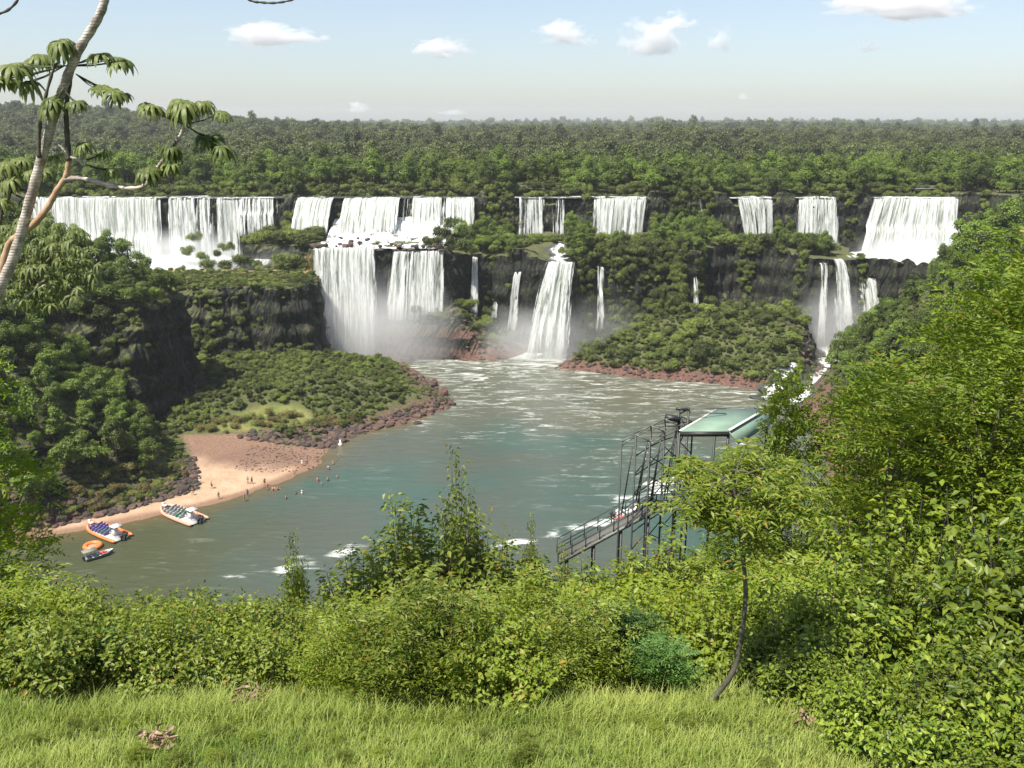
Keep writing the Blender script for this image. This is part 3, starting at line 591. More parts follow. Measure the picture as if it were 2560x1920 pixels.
# vegetation between the tiers and on cliffs, by ground test
def slope_at(X, Y): 
    e = .8; return np.hypot((height(X+e, Y)-height(X-e, Y))/(2*e), (height(X, Y+e)-height(X, Y-e))/(2*e))
X, Y = jgrid(-70, 150, 289, 336, 3.0); Z = height(X, Y); sl_ = slope_at(X, Y)
k = (Z > 27) & (Z < 47) & (sl_ < 2.0) & (sd(LOW, X, Y) < 0)
blk = (X < -19) & (Y > 288) ; k &= ~blk
for xa, xb in ((-.5, 21), (38, 51), (82, 97), (104, 121)):         # open ground right under the upper falls
    k &= ~((X > xa-1) & (X < xb+1) & (Y > 329))
k &= ~((X > 6) & (X < 18) & (Y < 310)); k &= ~((X > 99.5) & (X < 110.5) & (Y < 301)); k &= ~(X > 112)
X, Y = X[k], Y[k]
def headroom(X, Y):                       # how tall a plant may stand without hiding the foot of a fall in the photograph's clearings
    xr = X*335/Y; m_ = np.full(len(X), 99.)
    for a, b in ((-1, 21.5), (29.5, 52.5), (80, 98.5), (103, 122), (118, 172)):
        m_ = np.where((xr > a) & (xr < b), np.maximum(0, 75-41.2*Y/333-height(X, Y)+.8), m_)
    return m_
hr_ = headroom(X, Y); k = hr_ > 1.0; X, Y = X[k], Y[k]; o_ = np.argsort(-np.minimum(headroom(X, Y), 8)+rng.random(len(X))*6); X, Y = X[o_], Y[o_]; h_ = min(170, len(X)//2)
place(ME_mid, 'terrace_tree', X[:h_], Y[:h_], .38, .8, lambda x, y: 'dark green tree on the wooded terrace %s' % ('near the compact middle falls' if x < 55 else 'below the narrow pair of upper falls'), 'tree', 'trees on the terrace between the tiers', .6)
for o in [q for q in COL.objects if q.name.startswith('terrace_tree')]:
    hr = float(headroom(np.array([o.location.x]), np.array([o.location.y]))[0]); f = min(1, max(.12, hr/(11*o.scale.z))); o.scale = tuple(v*f for v in o.scale) if f > .45 else (o.scale.x*.55, o.scale.y*.55, o.scale.z*f)
P, S, R_, I = inst(X[h_:], Y[h_:], .8, 1.5, 4, .2); f_ = np.minimum(1, headroom(X[h_:], Y[h_:])/(3.6*S[:, 2])); S *= f_[:, None]; stuff('terrace_undergrowth', T_shr, P, S, R_, I, label='undergrowth covering the terrace between the upper and lower falls')
# islets and rocks at the lip and below the left falls
isl = [(485, 585, 318, .62), (470, 630, 312, .55), (505, 640, 311, .5), (565, 610, 316, .6), (545, 625, 314, .45), (600, 655, 307, .6), (560, 665, 306, .6), (520, 670, 305, .6), (640, 655, 306, .5), (640, 620, 322, .3),
       (712, 640, 300, .75), (735, 655, 298, .7), (755, 620, 301, .6), (722, 600, 312, .55), (700, 660, 297, .6), (765, 665, 296, .5), (716, 560, 330, .5), (728, 530, 333, .55), (852, 540, 333, .3),
       (1075, 600, 296, .62), (1105, 580, 300, .7), (1140, 590, 299, .75), (1160, 615, 297, .65), (1125, 560, 308, .6), (1180, 610, 298, .6), (1095, 615, 293.5, .45), (1165, 570, 310, .6)]
for (px, py, Yy, s) in isl:
    p = D(px, py, Yy); s *= 2.3; o = obj('islet_tree', ME_shr[int(rng.integers(0, 4))]); o.scale = (s*.9, s*.9, s*1.15); o.location = (p.x, Yy, max(min(hz(p.x, Yy), p.z-1)-.5, p.z-3.2*s)); o.rotation_euler = (0, 0, rng.random()*6)
    tag(o, 'rounded islet tree growing amid the white water %s' % ('left of the great double fall' if px < 780 else 'right of the great double fall'), 'tree', 'trees on the islets among the falls')
# left hill, promontory, toe
def bank(x0, x1, y0, y1, st, fn, smax=99):
    X, Y = jgrid(x0, x1, y0, y1, st); k = fn(X, Y) & (slope_at(X, Y) < smax); return X[k], Y[k]
X, Y = bank(-190, -74, 128, 262, 3.6, lambda X, Y: (sd(HILL, X, Y) > 2.5) & (X > -.68*Y-25), 3.2)
pri = X+.3*rng.random(len(X))*60+(-Y*.25); o_ = np.argsort(-pri); X, Y = X[o_], Y[o_]; nI = min(240, len(X))
place(ME_mid[:5], 'hillside_tree', X[:nI], Y[:nI], .36, .78, lambda x, y: 'bushy tree on the steep wooded hillside %s' % ('above the dark cliff' if y > 205 else 'behind the beach boulders'), 'tree', 'trees on the left hillside', .8)
P, S, R_, I = inst(X[nI:], Y[nI:], .5, .9, 6, 1.2); stuff('hillside_woods', T_mid, P, S, R_, I, label='thick woods on the upper left hillside')
X1, Y1 = bank(-97, -15, 200, 291, 2.9, lambda X, Y: (sd(RIV, X, Y) < -4.2-6*ss(X, -40, -28)) & (sd(HILL, X, Y) < -1) & (sd(PROM, X, Y) < -1) & (sd(SANDP, X, Y) < -2) & (sd([(-78, 204.5), (-72, 211), (-64, 219), (-56, 221), (-50, 216), (-56, 210.5), (-66, 206)], X, Y) < -.5) & (Y < 288))
o_ = np.argsort(Y1+.4*np.abs(X1+40)); X1, Y1 = X1[o_], Y1[o_]; P, S, R_, I = inst(X1[285:], Y1[285:], .3, .7, 4, .4); stuff('spit_undergrowth', T_shr, P, S, R_, I, label='undergrowth between the promontory cliff and the green spit'); X1, Y1 = X1[:285], Y1[:285]
place(ME_shr, 'shrub', X1, Y1, .18, .62, 'leafy shrub on the green spit between the promontory cliff and the rocky shore', 'shrub', 'shrubs on the green spit', .4)
X1, Y1 = bank(-125, -56, 252, 299, 2.7, lambda X, Y: (sd(PROM, X, Y) > -9) & ((sd([(-150, 278), (-112, 281), (-72, 283), (-66, 291), (-84, 299), (-150, 300)], X, Y) < .3) | (rng.random(X.shape) < .08)) & (sd(HILL, X, Y) < 0))
place(ME_shr, 'ledge_shrub', X1, Y1, .18, .5, 'shrub clinging to the flat-topped promontory', 'shrub', 'shrubs on the promontory', .4)
X1, Y1 = bank(-44, 112, 240, 301, 2.9, lambda X, Y: (sd(RIV, X, Y) < -3.4) & (sd(LOW, X, Y) > .5) & ~((X > -46) & (X < -20) & (Y < 286)) & ~((np.abs(X-11) < 9) & (Y > 276)) & (segd(CHAN, X, Y) > 5.0), 1.6)
k = rng.random(len(X1)) < .62; X1, Y1 = X1[k], Y1[k]; nI = min(120, len(X1)); o_ = rng.permutation(len(X1)); X1, Y1 = X1[o_], Y1[o_]
place(ME_shr, 'talus_shrub', X1[:nI], Y1[:nI], .25, 1.35, lambda x, y: 'shrub on the %s' % ('mound under the middle curtain' if x < 4 else 'green slope at the foot of the right cliffs'), 'shrub', 'shrubs below the lower cliffs', .3)
P, S, R_, I = inst(X1[nI:], Y1[nI:], .35, .95, 4, .3); stuff('talus_undergrowth', T_shr, P, S, R_, I, label='undergrowth at the foot of the lower cliffs')
# clinging greenery on steep faces
def cling(x0, x1, y0, y1, n, sa, sb, keep):
    X = x0+(x1-x0)*rng.random(n); Y = y0+(y1-y0)*rng.random(n); s = slope_at(X, Y); k = (s > 1.6) & keep(X, Y); return X[k], Y[k]
def fallx(X):
    k = np.zeros(X.shape, bool)
    for a, b in ((-67, -44), (-42.5, -20), (-12.5, -10), (-6, -1.5), (-1, 4), (3, 22), (27, 31), (58.5, 62), (99, 112)): k |= (X > a) & (X < b)
    return k
A1 = cling(-22, 118, 289, 321, 16000, .2, .5, lambda X, Y: ~fallx(X) & (fbm(X/6, Y/6, 71, 3)+.6*((X > 20) & (X < 66))-.3*((X > 64) & (X < 97))-.3*((X < 4)) > -.05))
A2 = cling(-130, -56, 240, 300, 2600, .2, .5, lambda X, Y: (X < -68) & (sd(HILL, X, Y) < 0) & (fbm(X/3.5, Y/3.5, 72, 3) > .08))
A3 = cling(-110, -72, 200, 258, 3000, .2, .5, lambda X, Y: fbm(X/5, Y/5, 73, 3) > .2)
A4 = cling(-180, 176, 332, 337, 5000, .2, .5, lambda X, Y: ~np.array([infall(a, b) for a, b in zip(X, Y)]) & (fbm(X/6, Y/6, 74, 3) > .06))
for nm, A, s0, s1, lab in (('cliff_greenery', A1, .3, .75, 'hanging plants on the lower cliffs'), ('promontory_greenery', A2, .35, .8, 'creepers and bushes down the promontory cliff'), ('ravine_greenery', A3, .3, .55, 'sparse plants on the dark ravine wall'), ('rim_greenery', A4, .3, .8, 'hanging plants between the upper falls')):
    P, S, R_, I = inst(A[0], A[1], s0, s1, 4, .6); P[:, 2] += rng.normal(size=len(P))*1.1; S[:, 2] *= .8+.9*rng.random(len(P)); S *= np.where((A[0] > 22) & (A[0] < 64), 1.25, 1.)[:, None]; stuff(nm, T_shr, P, S, R_, I, label=lab)
# right bank woods
X, Y = bank(60, 225, 120, 330, 4.6, lambda X, Y: (sd(RIV, X, Y) < -7) & (X > np.where(Y < 240, 81-(240-Y)*.16+6, 87+(Y-240)*.72)) & ((Y < 286) | (X > 180)))
o_ = np.argsort(X-.45*Y); X, Y = X[o_], Y[o_]; nI = min(150, len(X))
place(ME_mid, 'bank_tree', X[:nI], Y[:nI], .45, .78, 'dark forest tree on the right bank beside the large bright fall', 'tree', 'trees on the right bank', .8)
P, S, R_, I = inst(X[nI:], Y[nI:], .6, 1.1, 6, 1.2); stuff('bank_woods', T_mid, P, S, R_, I, label='continuous forest climbing the right bank')
# near slope of the gorge (mostly hidden below the viewpoint)
X, Y = bank(-110, 130, 50, 96, 4.4, lambda X, Y: (np.abs(X) < .9*Y+25) & ~((np.abs(X-12) < 10) & (np.abs(Y-61) < 9)))
P, S, R_, I = inst(X, Y, .35, .6, 6, .8); stuff('slope_woods', T_mid, P, S, R_, I, label='woods on the slope below the viewpoint')
# boulders
def boulder(seed, mat):
    bm = bmesh.new(); bmesh.ops.create_icosphere(bm, subdivisions=3, radius=1); r_ = np.random.default_rng(seed)
    cuts = [(Vector(r_.normal(size=3)).normalized(), .55+.35*r_.random()) for _ in range(9)]
    for v in bm.verts:
        for nrm, d_ in cuts:
            e = v.co.dot(nrm)-d_
            if e > 0: v.co -= nrm*e*.9
        v.co.z *= .7; v.co *= 1+.05*math.sin(v.co.x*9+seed)*math.cos(v.co.y*8)
    me = bpy.data.meshes.new('boulder'); bm.to_mesh(me); bm.free(); me.materials.append(mat); return me
def rock_mat():
    m, nt, out = newmat('boulder_rock'); n = N(nt); tc = n.n('TexCoord').outputs['Object']; oi = n.n('ObjectInfo').outputs['Random']
    a = n.noise(tc, 2.5, 6, .7); c = n.mix(n.mr(oi, .2, .9), (.05, .036, .03), (.15, .09, .065)); c = n.mix(n.mr(a, .35, .65), n.mix(.5, c, (.02, .016, .014)), c)
    p = n.n('BsdfPrincipled', Roughness=.85); n.link(c, p.inputs['Base Color']); b = n.n('Bump', Strength=.7, Distance=.15, Height=a); n.link(b.outputs[0], p.inputs['Normal']); n.link(p.outputs[0], out.inputs[0]); return m
M['rock'] = rock_mat(); ME_b = [boulder(k, M['rock']) for k in range(5)]
def tb(me):
    V = np.zeros(len(me.vertices)*3); me.vertices.foreach_get('co', V); T = np.zeros(len(me.polygons)*3, int); me.polygons.foreach_get('vertices', T)
    T = T.reshape(-1, 3); return dict(V=V.reshape(-1, 3), T=T, A=np.zeros(len(T)), mi=np.zeros(len(T), int), mats=[M['rock']])
T_b = [tb(m) for m in ME_b]
BST = [G(*p, 1.5)[:2] for p in [(90, 1300), (200, 1283), (300, 1258), (400, 1225), (475, 1195), (482, 1160)]]
X, Y = bank(-100, -66, 148, 192, .85, lambda X, Y: (segd([tuple(p) for p in BST], X, Y) < 4.2) & (sd(SANDP, X, Y) < .2))
X2, Y2 = bank(-74, -14, 196, 262, 1.0, lambda X, Y: (sd(RIV, X, Y) < .3) & (sd(RIV, X, Y) > -5.5) & (sd(SANDP, X, Y) < -.2) & (Y > 200) & (rng.random(X.shape) < .8))
X3, Y3 = bank(-66, -30, 198, 216, 1.1, lambda X, Y: (sd([(-68, 203), (-66, 206), (-52, 212), (-40, 214), (-34, 208), (-42, 199), (-54, 199.5)], X, Y) > 0))
X4, Y4 = bank(0, 90, 238, 280, 1.5, lambda X, Y: (sd(RIV, X, Y) < .5) & (sd(RIV, X, Y) > -4) & (rng.random(X.shape) < .7))
X5, Y5 = bank(-48, 0, 276, 292, 1.3, lambda X, Y: (sd(RIV, X, Y) < .5) & (rng.random(X.shape) < .5))
bx = np.concatenate([X, X2, X3]); by = np.concatenate([Y, Y2, Y3]); o_ = rng.permutation(len(bx)); bx, by = bx[o_], by[o_]; nI = 240
place(ME_b, 'boulder', bx[:nI], by[:nI], .55, 1.25, lambda x, y: 'dark basalt boulder in the strip %s' % ('along the top of the sand' if y < 193 else 'around the tip of the green spit'), 'boulder', 'boulders along the shore', -.1)
P, S, R_, I = inst(np.concatenate([bx[nI:], X4, X5]), np.concatenate([by[nI:], Y4, Y5]), .3, .95, 5, .0); stuff('rubble', T_b, P, S, R_, I, label='broken reddish basalt rubble along the waterline')
for (px, py, s, hgt, lab) in ((1110, 990, 1.6, 1.9, 'tall jagged black rock at the very tip of the spit'), (1085, 965, 1.5, 1.6, 'upright black rock just behind the tip of the spit'), (1045, 1058, 1.2, .5, 'low dark rock awash off the spit'), (865, 1068, .9, .4, 'small rock at the waterline of the spit')):
    p = G(px, py, 0); o = obj('shore_rock', ME_b[int(rng.integers(0, 5))], loc=(p.x, p.y, max(.1, hz(p.x, p.y)))); o.scale = (s, s, s*hgt*1.3); tag(o, lab, 'rock', 'rocks at the tip of the spit')
# rocks in the white water of the shelf and the lip
for k in range(40):
    x = -66+44*rng.random(); y = 291.5+26*rng.random()**2; o = obj('shelf_rock', ME_b[k % 5], loc=(x, y, 35.9)); s = .35+.75*rng.random(); o.scale = (s*1.3, s, s*1.2); o.rotation_euler = (0, 0, k)
    tag(o, 'dark wet rock in the foaming shelf between the two tiers of the double fall', 'rock', 'rocks in the foaming shelf')
# footbridges over the upper falls
M['rail'] = plain('weathered_rail', (.34, .34, .3), .6); M['steel'] = plain('dark_steel', (.035, .036, .033), .5, .3)
def footbridge(xa, xb, Yb, zz, label):
    a = D(xa, 470, Yb).x; b = D(xb, 470, Yb).x; t = thing('footbridge', label, 'footbridge', ((a+b)/2, Yb, zz)); L = b-a
    d_ = MB(); d_.box((0, 0, 0), (L, 1.4, .22)); d_.build('deck', M['rail'], t)
    for sy in (-.62, .62):
        r_ = MB(); r_.beam((-L/2, sy, 1.05), (L/2, sy, 1.05), .07); r_.beam((-L/2, sy, .6), (L/2, sy, .6), .06)
        for k in range(int(L/2)+1): r_.beam((-L/2+k*2, sy, .1), (-L/2+k*2, sy, 1.05), .08)
        r_.build('railing', M['rail'], t)
    for k in range(int(L/6)+1):
        p_ = MB(); x_ = -L/2+.3+k*6; p_.tube([(x_, 0, -.1), (x_, 0, -5.5)], .22, 8); p_.build('pier', M['rail'], t)
footbridge(1290, 1480, 348, 50.6, 'long pale footbridge above the sparse streams of the upper rim')
footbridge(2276, 2340, 348, 50.5, 'short pale footbridge above the large right fall')

# greenery right behind the lip and on the rocky islet between the left falls
X, Y = jgrid(-225, 180, 345.2, 350, 2.1); P, S, R_, I = inst(X, Y, .55, 1.15, 4, .5); stuff('lip_undergrowth', T_shr, P, S, R_, I, label='low bushes along the far edge of the upper river')
X, Y = jgrid(-90, -67.5, 296, 333, 2.9); Z = height(X, Y); k = (Z > 26) & (slope_at(X, Y) < 3) & ~((X < -84) & (Y > 322) & (X > -99)); X, Y = X[k], Y[k]
place(ME_shr, 'islet_shrub', X, Y, .6, 1.35, 'shrub on the rocky islet between the left curtains and the great double fall', 'shrub', 'shrubs on the rocky islet', .4)

X, Y = jgrid(-112, 112, 150, 292, 1.35); k = (sd(RIV, X, Y) < -3.2) & (sd(SANDP, X, Y) < -1.2) & (slope_at(X, Y) < 1.6) & (sd(LOW, X, Y) > .5) & (X > -.6*Y-4) & (X < .5*Y) & (rng.random(X.shape) < .85) & (segd(CHAN, X, Y) > 5.0)
k &= ~((X < -36) & (X > -72) & (Y < 214)) ; gk = sd([(-78, 204.5), (-72, 211), (-64, 219), (-56, 221), (-50, 216), (-56, 210.5), (-66, 206)], X, Y) > -.5; k &= ~gk; k &= ~((sd(RIV, X, Y) > -9) & (X > -38) & (X < -10) & (rng.random(X.shape) < .7)); X, Y = X[k], Y[k]
P, S, R_, I = inst(X, Y, .16, .4, 4, .1); stuff('low_scrub', T_shr, P, S, R_, I, label='knee-high scrub covering the spit, the talus and the foot of the hillside')
T_reed = [crown(1.5, 1.2, 14, 900, .2, M['leaf_reed'], flat=1.2, trunk=False)]
X, Y = jgrid(-92, -40, 152, 234, 1.6); k = ((segd([tuple(p) for p in [(-92, 158), (-84, 166), (-76, 176), (-74, 182)]], X, Y) < 3.5) | (segd([(-74, 206), (-62, 212), (-48, 214), (-34, 217), (-24, 224), (-22, 236)], X, Y) < 3)) & (rng.random(X.shape) < .6); P, S, R_, I = inst(X[k], Y[k], .5, 1.1, 1, .1)
stuff('dry_scrub', T_reed, P, S, R_, I, label='tawny dry grass and scrub above the boulders')

# rocks and tufts breaking the lip of the falls
for i in range(120):
    a, b = UFX[int(rng.choice(7, p=[.42, .24, .09, .08, .05, .05, .07]))]; x = a+(b-a)*rng.random(); s = .25+.55*rng.random()**2
    if x < -190: continue
    if i % 3 == 2: o = obj('lip_tuft', ME_shr[i % 4], loc=(x, 335.2+rng.random()*3, 47.7)); o.scale = (s*.6, s*.6, s*.55); tag(o, 'tuft of greenery rooted on the lip of the upper falls', 'plant', 'tufts on the lip of the upper falls')
    else: o = obj('lip_rock', ME_b[i % 5], loc=(x, 334.5+rng.random()*5, 47.8)); o.scale = (s*1.5, s*.9, s*.7); tag(o, 'dark rock breaking the lip of the upper falls', 'rock', 'rocks on the lip of the upper falls')
    o.rotation_euler = (0, 0, i)
for i in range(26):
    x = -64+43*rng.random(); s = .4+.6*rng.random(); o = obj('shelf_edge_rock', ME_b[i % 5], loc=(x, 291.2+rng.random()*1.6, 34.7)); o.scale = (s*1.6, s, s*.9); tag(o, 'dark rock on the edge where the double fall takes its second plunge', 'rock', 'rocks on the second lip of the double fall')
P_ = np.array([(-62+20*rng.random(), 183+16*rng.random()) for _ in range(420)]); k = sd(SANDP, P_[:, 0], P_[:, 1]) > .6; P_ = P_[k]; P, S, R_, I = inst(P_[:, 0], P_[:, 1], .08, .26, 5, -.02); stuff('beach_stones', T_b, P, S, R_, I, label='small dark stones strewn over the upper sand')
P_ = np.array([(G(2060, 930, 1).x+16*(rng.random()-.5), G(2060, 930, 1).y+22*(rng.random()-.3)) for _ in range(260)]); P, S, R_, I = inst(P_[:, 0], P_[:, 1], .3, 1.0, 5, .0); P[:, 2] = np.maximum(P[:, 2], 0); stuff('rapids_rocks', T_b, P, S, R_, I, label='rocks around the rapids on the right shore')
# ---------------------------------------------------------------- foreground planting
def hit(px, py):                          # where a sight line meets the near ground
    d = ray(px, py); t = 4.0
    while t < 60 and H+d[2]*t > hz(d[0]*t, d[1]*t): t += .05
    return Vector((d[0]*t, d[1]*t, H+d[2]*t))
def stems(mb, n, R, Hh, r0=.012, seed=0, lean=.5):
    tips = []
    for i in range(n):
        a = random.random()*6.283; rr = R*math.sqrt(random.random())*.95; h = Hh*(.6+.4*random.random())*(1-.35*(rr/R)**2)
        b = (rr*.35*math.cos(a), rr*.35*math.sin(a), -.15); c = (rr*.7*math.cos(a), rr*.7*math.sin(a), h*.6); e = (rr*math.cos(a), rr*math.sin(a), h)
        mb.tube([b, c, e], [r0, r0*.8, r0*.4], 5, m=1, cap=False); tips.append((b, c, e))
    return tips
def bushmesh(R, Hh, ns, per, size, mat, aspect=.62, kind='leaf', r0=.01, low=.1):
    mb = MB(); tp = stems(mb, ns, R, Hh, r0); P = []; Dd = []
    for (b, c, e) in tp:
        b, c, e = map(np.array, (b, c, e)); t = low+(1-low)*rng.random(per)**.75; t[-3:] = 1.02
        p = np.where((t < .6)[:, None], b+(c-b)*(t/.6)[:, None], c+(e-c)*((t-.6)/.4)[:, None]); a = rng.random(per)*6.283
        od = np.stack([np.cos(a), np.sin(a), .2+.5*rng.random(per)], 1); P.append(p+od*(.05+.13*rng.random(per))[:, None]); Dd.append(od)
    P = np.concatenate(P); Dd = np.concatenate(Dd); n = len(P); nrm = np.zeros((n, 3))+[0, 0, 1]; nrm[:, :2] += P[:, :2]/R*.5
    if kind == 'leaf': V, T, A = leaves(P, nrm, size*(.55+.75*rng.random(n)), aspect, .25, Dd, .8, .2)
    else: V, T, A = compound(P, Dd+np.array([0, 0, .1]), size*3.4, 9, size, .34, .4)
    tv = np.array([tuple(p) for p in mb.v]); tt = np.array([x for q_ in mb.q for x in ((q_[0], q_[1], q_[2]), (q_[0], q_[2], q_[3]))])
    return mesh('bush', np.concatenate([V, tv]), tris=np.concatenate([T, tt+len(V)]), attrs=dict(lr=('FACE', np.concatenate([A, np.full(len(tt), .5)]))), mats=[mat, M['bark_dark']], midx=np.concatenate([np.zeros(len(T), int), np.ones(len(tt), int)]))
B_near = [bushmesh(.95, 1.5, 50, 88, .08, M['leaf_near']) for _ in range(4)]
B_fine = [bushmesh(.9, 1.6, 40, 20, .085, M['leaf_near'], kind='comp') for _ in range(2)]
B_dark = [bushmesh(1.0, 2.2, 46, 85, .085, M['leaf_dark'], aspect=.6, low=.05) for _ in range(3)]
B_low = [bushmesh(.95, 1.7, 44, 84, .12, M['leaf_dark'], aspect=.55, low=.05, r0=.016) for _ in range(3)]
B_tall = [bushmesh(.85, 3.6, 40, 105, .125, M['leaf_near'], aspect=.5, r0=.012, low=.12)]
B_blue = [bushmesh(.6, .8, 22, 16, .1, M['leaf_blue'], kind='comp')]
def put(me, nm, x, y, s, label, cat, group=None, sz=None, dz=0, rz=None):
    o = obj(nm, me, loc=(x, y, hz(x, y)+dz)); o.scale = (s, s, sz or s); o.rotation_euler = (0, 0, random.random()*6.28 if rz is None else rz); return tag(o, label, cat, group)
X, Y = jgrid(-10.5, 9.5, 8.0, 14.4, .98)
for x, y in zip(X, Y):
    if abs(x) > .68*y+1.8: continue
    front = 7.75+.25*math.sin(x*1.7)+.2*math.sin(x*4.1+1)
    if y < front+.3: continue
    f = (y-7.5)/6; s = .62+.32*random.random()+.12*f
    if x > 1.0: s *= 1.12
    if y > 12.2 and x < 0: s *= .85
    if abs(x-2.15-(y-8)*.12) < .75 and y < 9.6: continue
    if x > 3.1 and y < 9.5: continue
    if random.random() < .12 or (x > 1.5 and random.random() < .3): put(random.choice(B_fine), 'feathery_bush', x, y, s*1.05, 'bush with small feathery leaflets in the thicket beyond the grass', 'bush', 'feathery bushes of the thicket', dz=-.1)
    else: put(random.choice(B_near), 'broadleaf_bush', x, y, s, 'yellow-green broad-leaved bush in the thicket beyond the grass', 'bush', 'broad-leaved bushes of the thicket', dz=-.1)
def sp(px, Yy): return D(px, 1400, Yy).x
tb_ = lambda px, py, Yy: (D(px, py, Yy).z-hz(sp(px, Yy), Yy))/3.5
put(B_tall[0], 'tall_bush', sp(1147, 14.3), 14.3, .5, 'tallest bush, its narrow top against the middle of the river', 'bush', sz=tb_(1147, 1150, 14.3), rz=1)
put(B_tall[0], 'tall_bush', sp(1005, 14.6), 14.6, .85, 'broad bush making the left shoulder of the tallest bush', 'bush', sz=tb_(1005, 1250, 14.6), rz=2.5)
put(B_tall[0], 'tall_bush', sp(1190, 14.0), 14.0, .8, 'broad bush making the right shoulder of the tallest bush', 'bush', sz=tb_(1190, 1290, 14), rz=4)
put(B_tall[0], 'slender_bush', sp(735, 13.4), 13.4, .3, 'slender leafy shoot standing alone left of the tall bushes', 'bush', sz=.72, rz=4)
put(B_tall[0], 'slender_bush', sp(1330, 14.0), 14.0, .26, 'slender leafy shoot right of the tall bushes', 'bush', sz=.82, rz=3)
put(B_tall[0], 'slender_bush', sp(1410, 14.2), 14.2, .3, 'slender shoot beside the lower end of the walkway', 'bush', sz=.68, rz=2)
for (px, Yy, s, z_, l) in ((890, 13.6, .9, tb_(890, 1385, 13.6), 'leafy bush left of the tall ones, its top against the river'), (1060, 13.2, 1.0, tb_(1060, 1280, 13.2), 'rounded leafy bush at the front foot of the tallest bush'), (1245, 13.4, .95, tb_(1245, 1355, 13.4), 'rounded bush stepping down to the right of the tallest bush'), (1345, 13.6, .9, tb_(1345, 1405, 13.6), 'low bush between the tall bushes and the shoot on their right'), (1450, 13.6, .9, tb_(1450, 1410, 13.6), 'leafy bush hiding the lower end of the ramp'), (1560, 13.6, .9, tb_(1560, 1385, 13.6), 'leafy bush under the middle of the ramp'), (1655, 13.4, .9, tb_(1655, 1330, 13.4), 'leafy bush left of the sapling crown, below the posts')):
    put(B_tall[0], 'tall_bush', sp(px, Yy), Yy, s, l, 'bush', sz=z_)
put(B_dark[0], 'dark_bush', sp(590, 13), 13, .5, 'dark-leaved bush rising above the thicket in front of the water', 'bush', sz=.62)
put(B_dark[1], 'dark_bush', sp(650, 13.2), 13.2, .3, 'small dark-leaved sprig right beside the dark bush in front of the water', 'bush', sz=.5)
for (px, py, Yy, s, l) in ((1560, 1590, 10.1, .62, 'blue-green ferny plant in the thicket left of the slender sapling'), (1660, 1660, 9.4, .5, 'blue-green ferny plant at the foot of the slender sapling'), (230, 1620, 9.6, .45, 'blue-green ferny plant at the left end of the thicket'), (1080, 1650, 9.4, .3, 'small blue-green ferny plant in the middle of the thicket')):
    p = D(px, py, Yy-1.0); put(B_blue[0], 'fern_plant', p.x, p.y, s, l, 'plant', dz=0).location.z = p.z-.45*s
# trees of the right-hand mass
def treemesh(R, Hh, nl, ntw, size, mat, zlo=.18, trunkr=.1):
    lb = []
    for k in range(nl):
        z = Hh*(zlo+(.96-zlo)*(k+.5)/nl); env = math.sin(math.pi*min(1, (z/Hh-zlo*.4)/(1-zlo*.4))**.8)**.6; a = k*2.4+random.random()
        r = R*env*(.35+.35*random.random()); lb.append((r*math.cos(a), r*math.sin(a), z, R*(.3+.2*random.random())))
    w_ = np.array([l[3]**2 for l in lb]); ch = rng.choice(len(lb), ntw, p=w_/w_.sum()); C = np.array([l[:3] for l in lb])[ch]; r = np.array([l[3] for l in lb])[ch]
    u = unit(ntw); u[:, 2] = np.where(u[:, 2] < -.4, -u[:, 2], u[:, 2]); P = C+u*(r*(.45+.6*rng.random(ntw)))[:, None]
    V, T, A = compound(P, u+np.array([0, 0, .25]), size*3.0, 9, size, .3, .45)
    mb = MB(); mb.tube(smooth_path([(0, 0, -.6), (.12*R, 0, Hh*.3), (-.05*R, .1*R, Hh*.6), (0, 0, Hh*.92)], 4), list(np.linspace(trunkr, trunkr*.2, 13)), 8)
    crown_ = mesh('crown', V, tris=T, attrs=dict(lr=('FACE', A)), mats=[mat])
    for l in lb: mb.tube([(0, 0, max(.2, l[2]*.62)), (l[0]*.5, l[1]*.5, l[2]*.8), (l[0], l[1], l[2])], [trunkr*.45, trunkr*.3, trunkr*.12], 5)
    return crown_, mesh('trunk', mb.v, mb.t, mb.q, mats=[M['bark']], midx=mb.tm+mb.m, smooth=True)
TR = [treemesh(2.4, 10, 20, 2300, .17, M['leaf_tree']), treemesh(1.8, 7, 16, 1700, .15, M['leaf_tree'], .12), treemesh(2.2, 8, 18, 2000, .14, M['leaf_dark'], .08)]
def tree(k, x, y, h, r, label, zoff=0):
    zoff -= .2; c_, t_ = TR[k]; h0 = (10, 7, 8)[k]; r0 = (2.4, 1.8, 2.2)[k]; t = thing('leafy_tree', label, 'tree', (x, y, hz(x, y)+zoff), random.random()*6.28, 'trees of the leafy mass on the right'); t.scale = (r/r0, r/r0, h/h0)
    obj('crown', c_, t); obj('trunk', t_, t); return t
tree(0, 12.6, 19.5, 12.1, 3.1, 'tallest leafy tree at the right edge, just below the dark woods of the bank')
tree(0, 10.9, 18.4, 9.9, 2.2, 'bright yellow-green tree whose crown meets the foot of the large right fall')
tree(1, 9.5, 17.2, 9.2, 2.0, 'bright tree stepping down in front of the fan-shaped fall')
tree(1, 8.6, 16.4, 7.6, 1.7, 'tree stepping down to the right end of the river')
tree(1, 7.1, 16.8, 7.2, 1.5, 'lower tree just right of the green roof')
tree(1, 5.75, 17.4, 7.3, .95, 'narrow leafy tree overlapping the right end of the green roof')
tree(2, 10.6, 14.4, 8.2, 2.4, 'shaded tree at the right edge, in front of the tallest one')
tree(2, 7.9, 13.6, 5.9, 1.9, 'dark glossy tree behind the shaded bushes on the right')
tree(0, 13.6, 16.0, 9.6, 2.6, 'tree partly cut by the right edge of the view')
tree(1, 6.3, 13.4, 5.0, 1.5, 'small bright tree just right of the slender sapling')
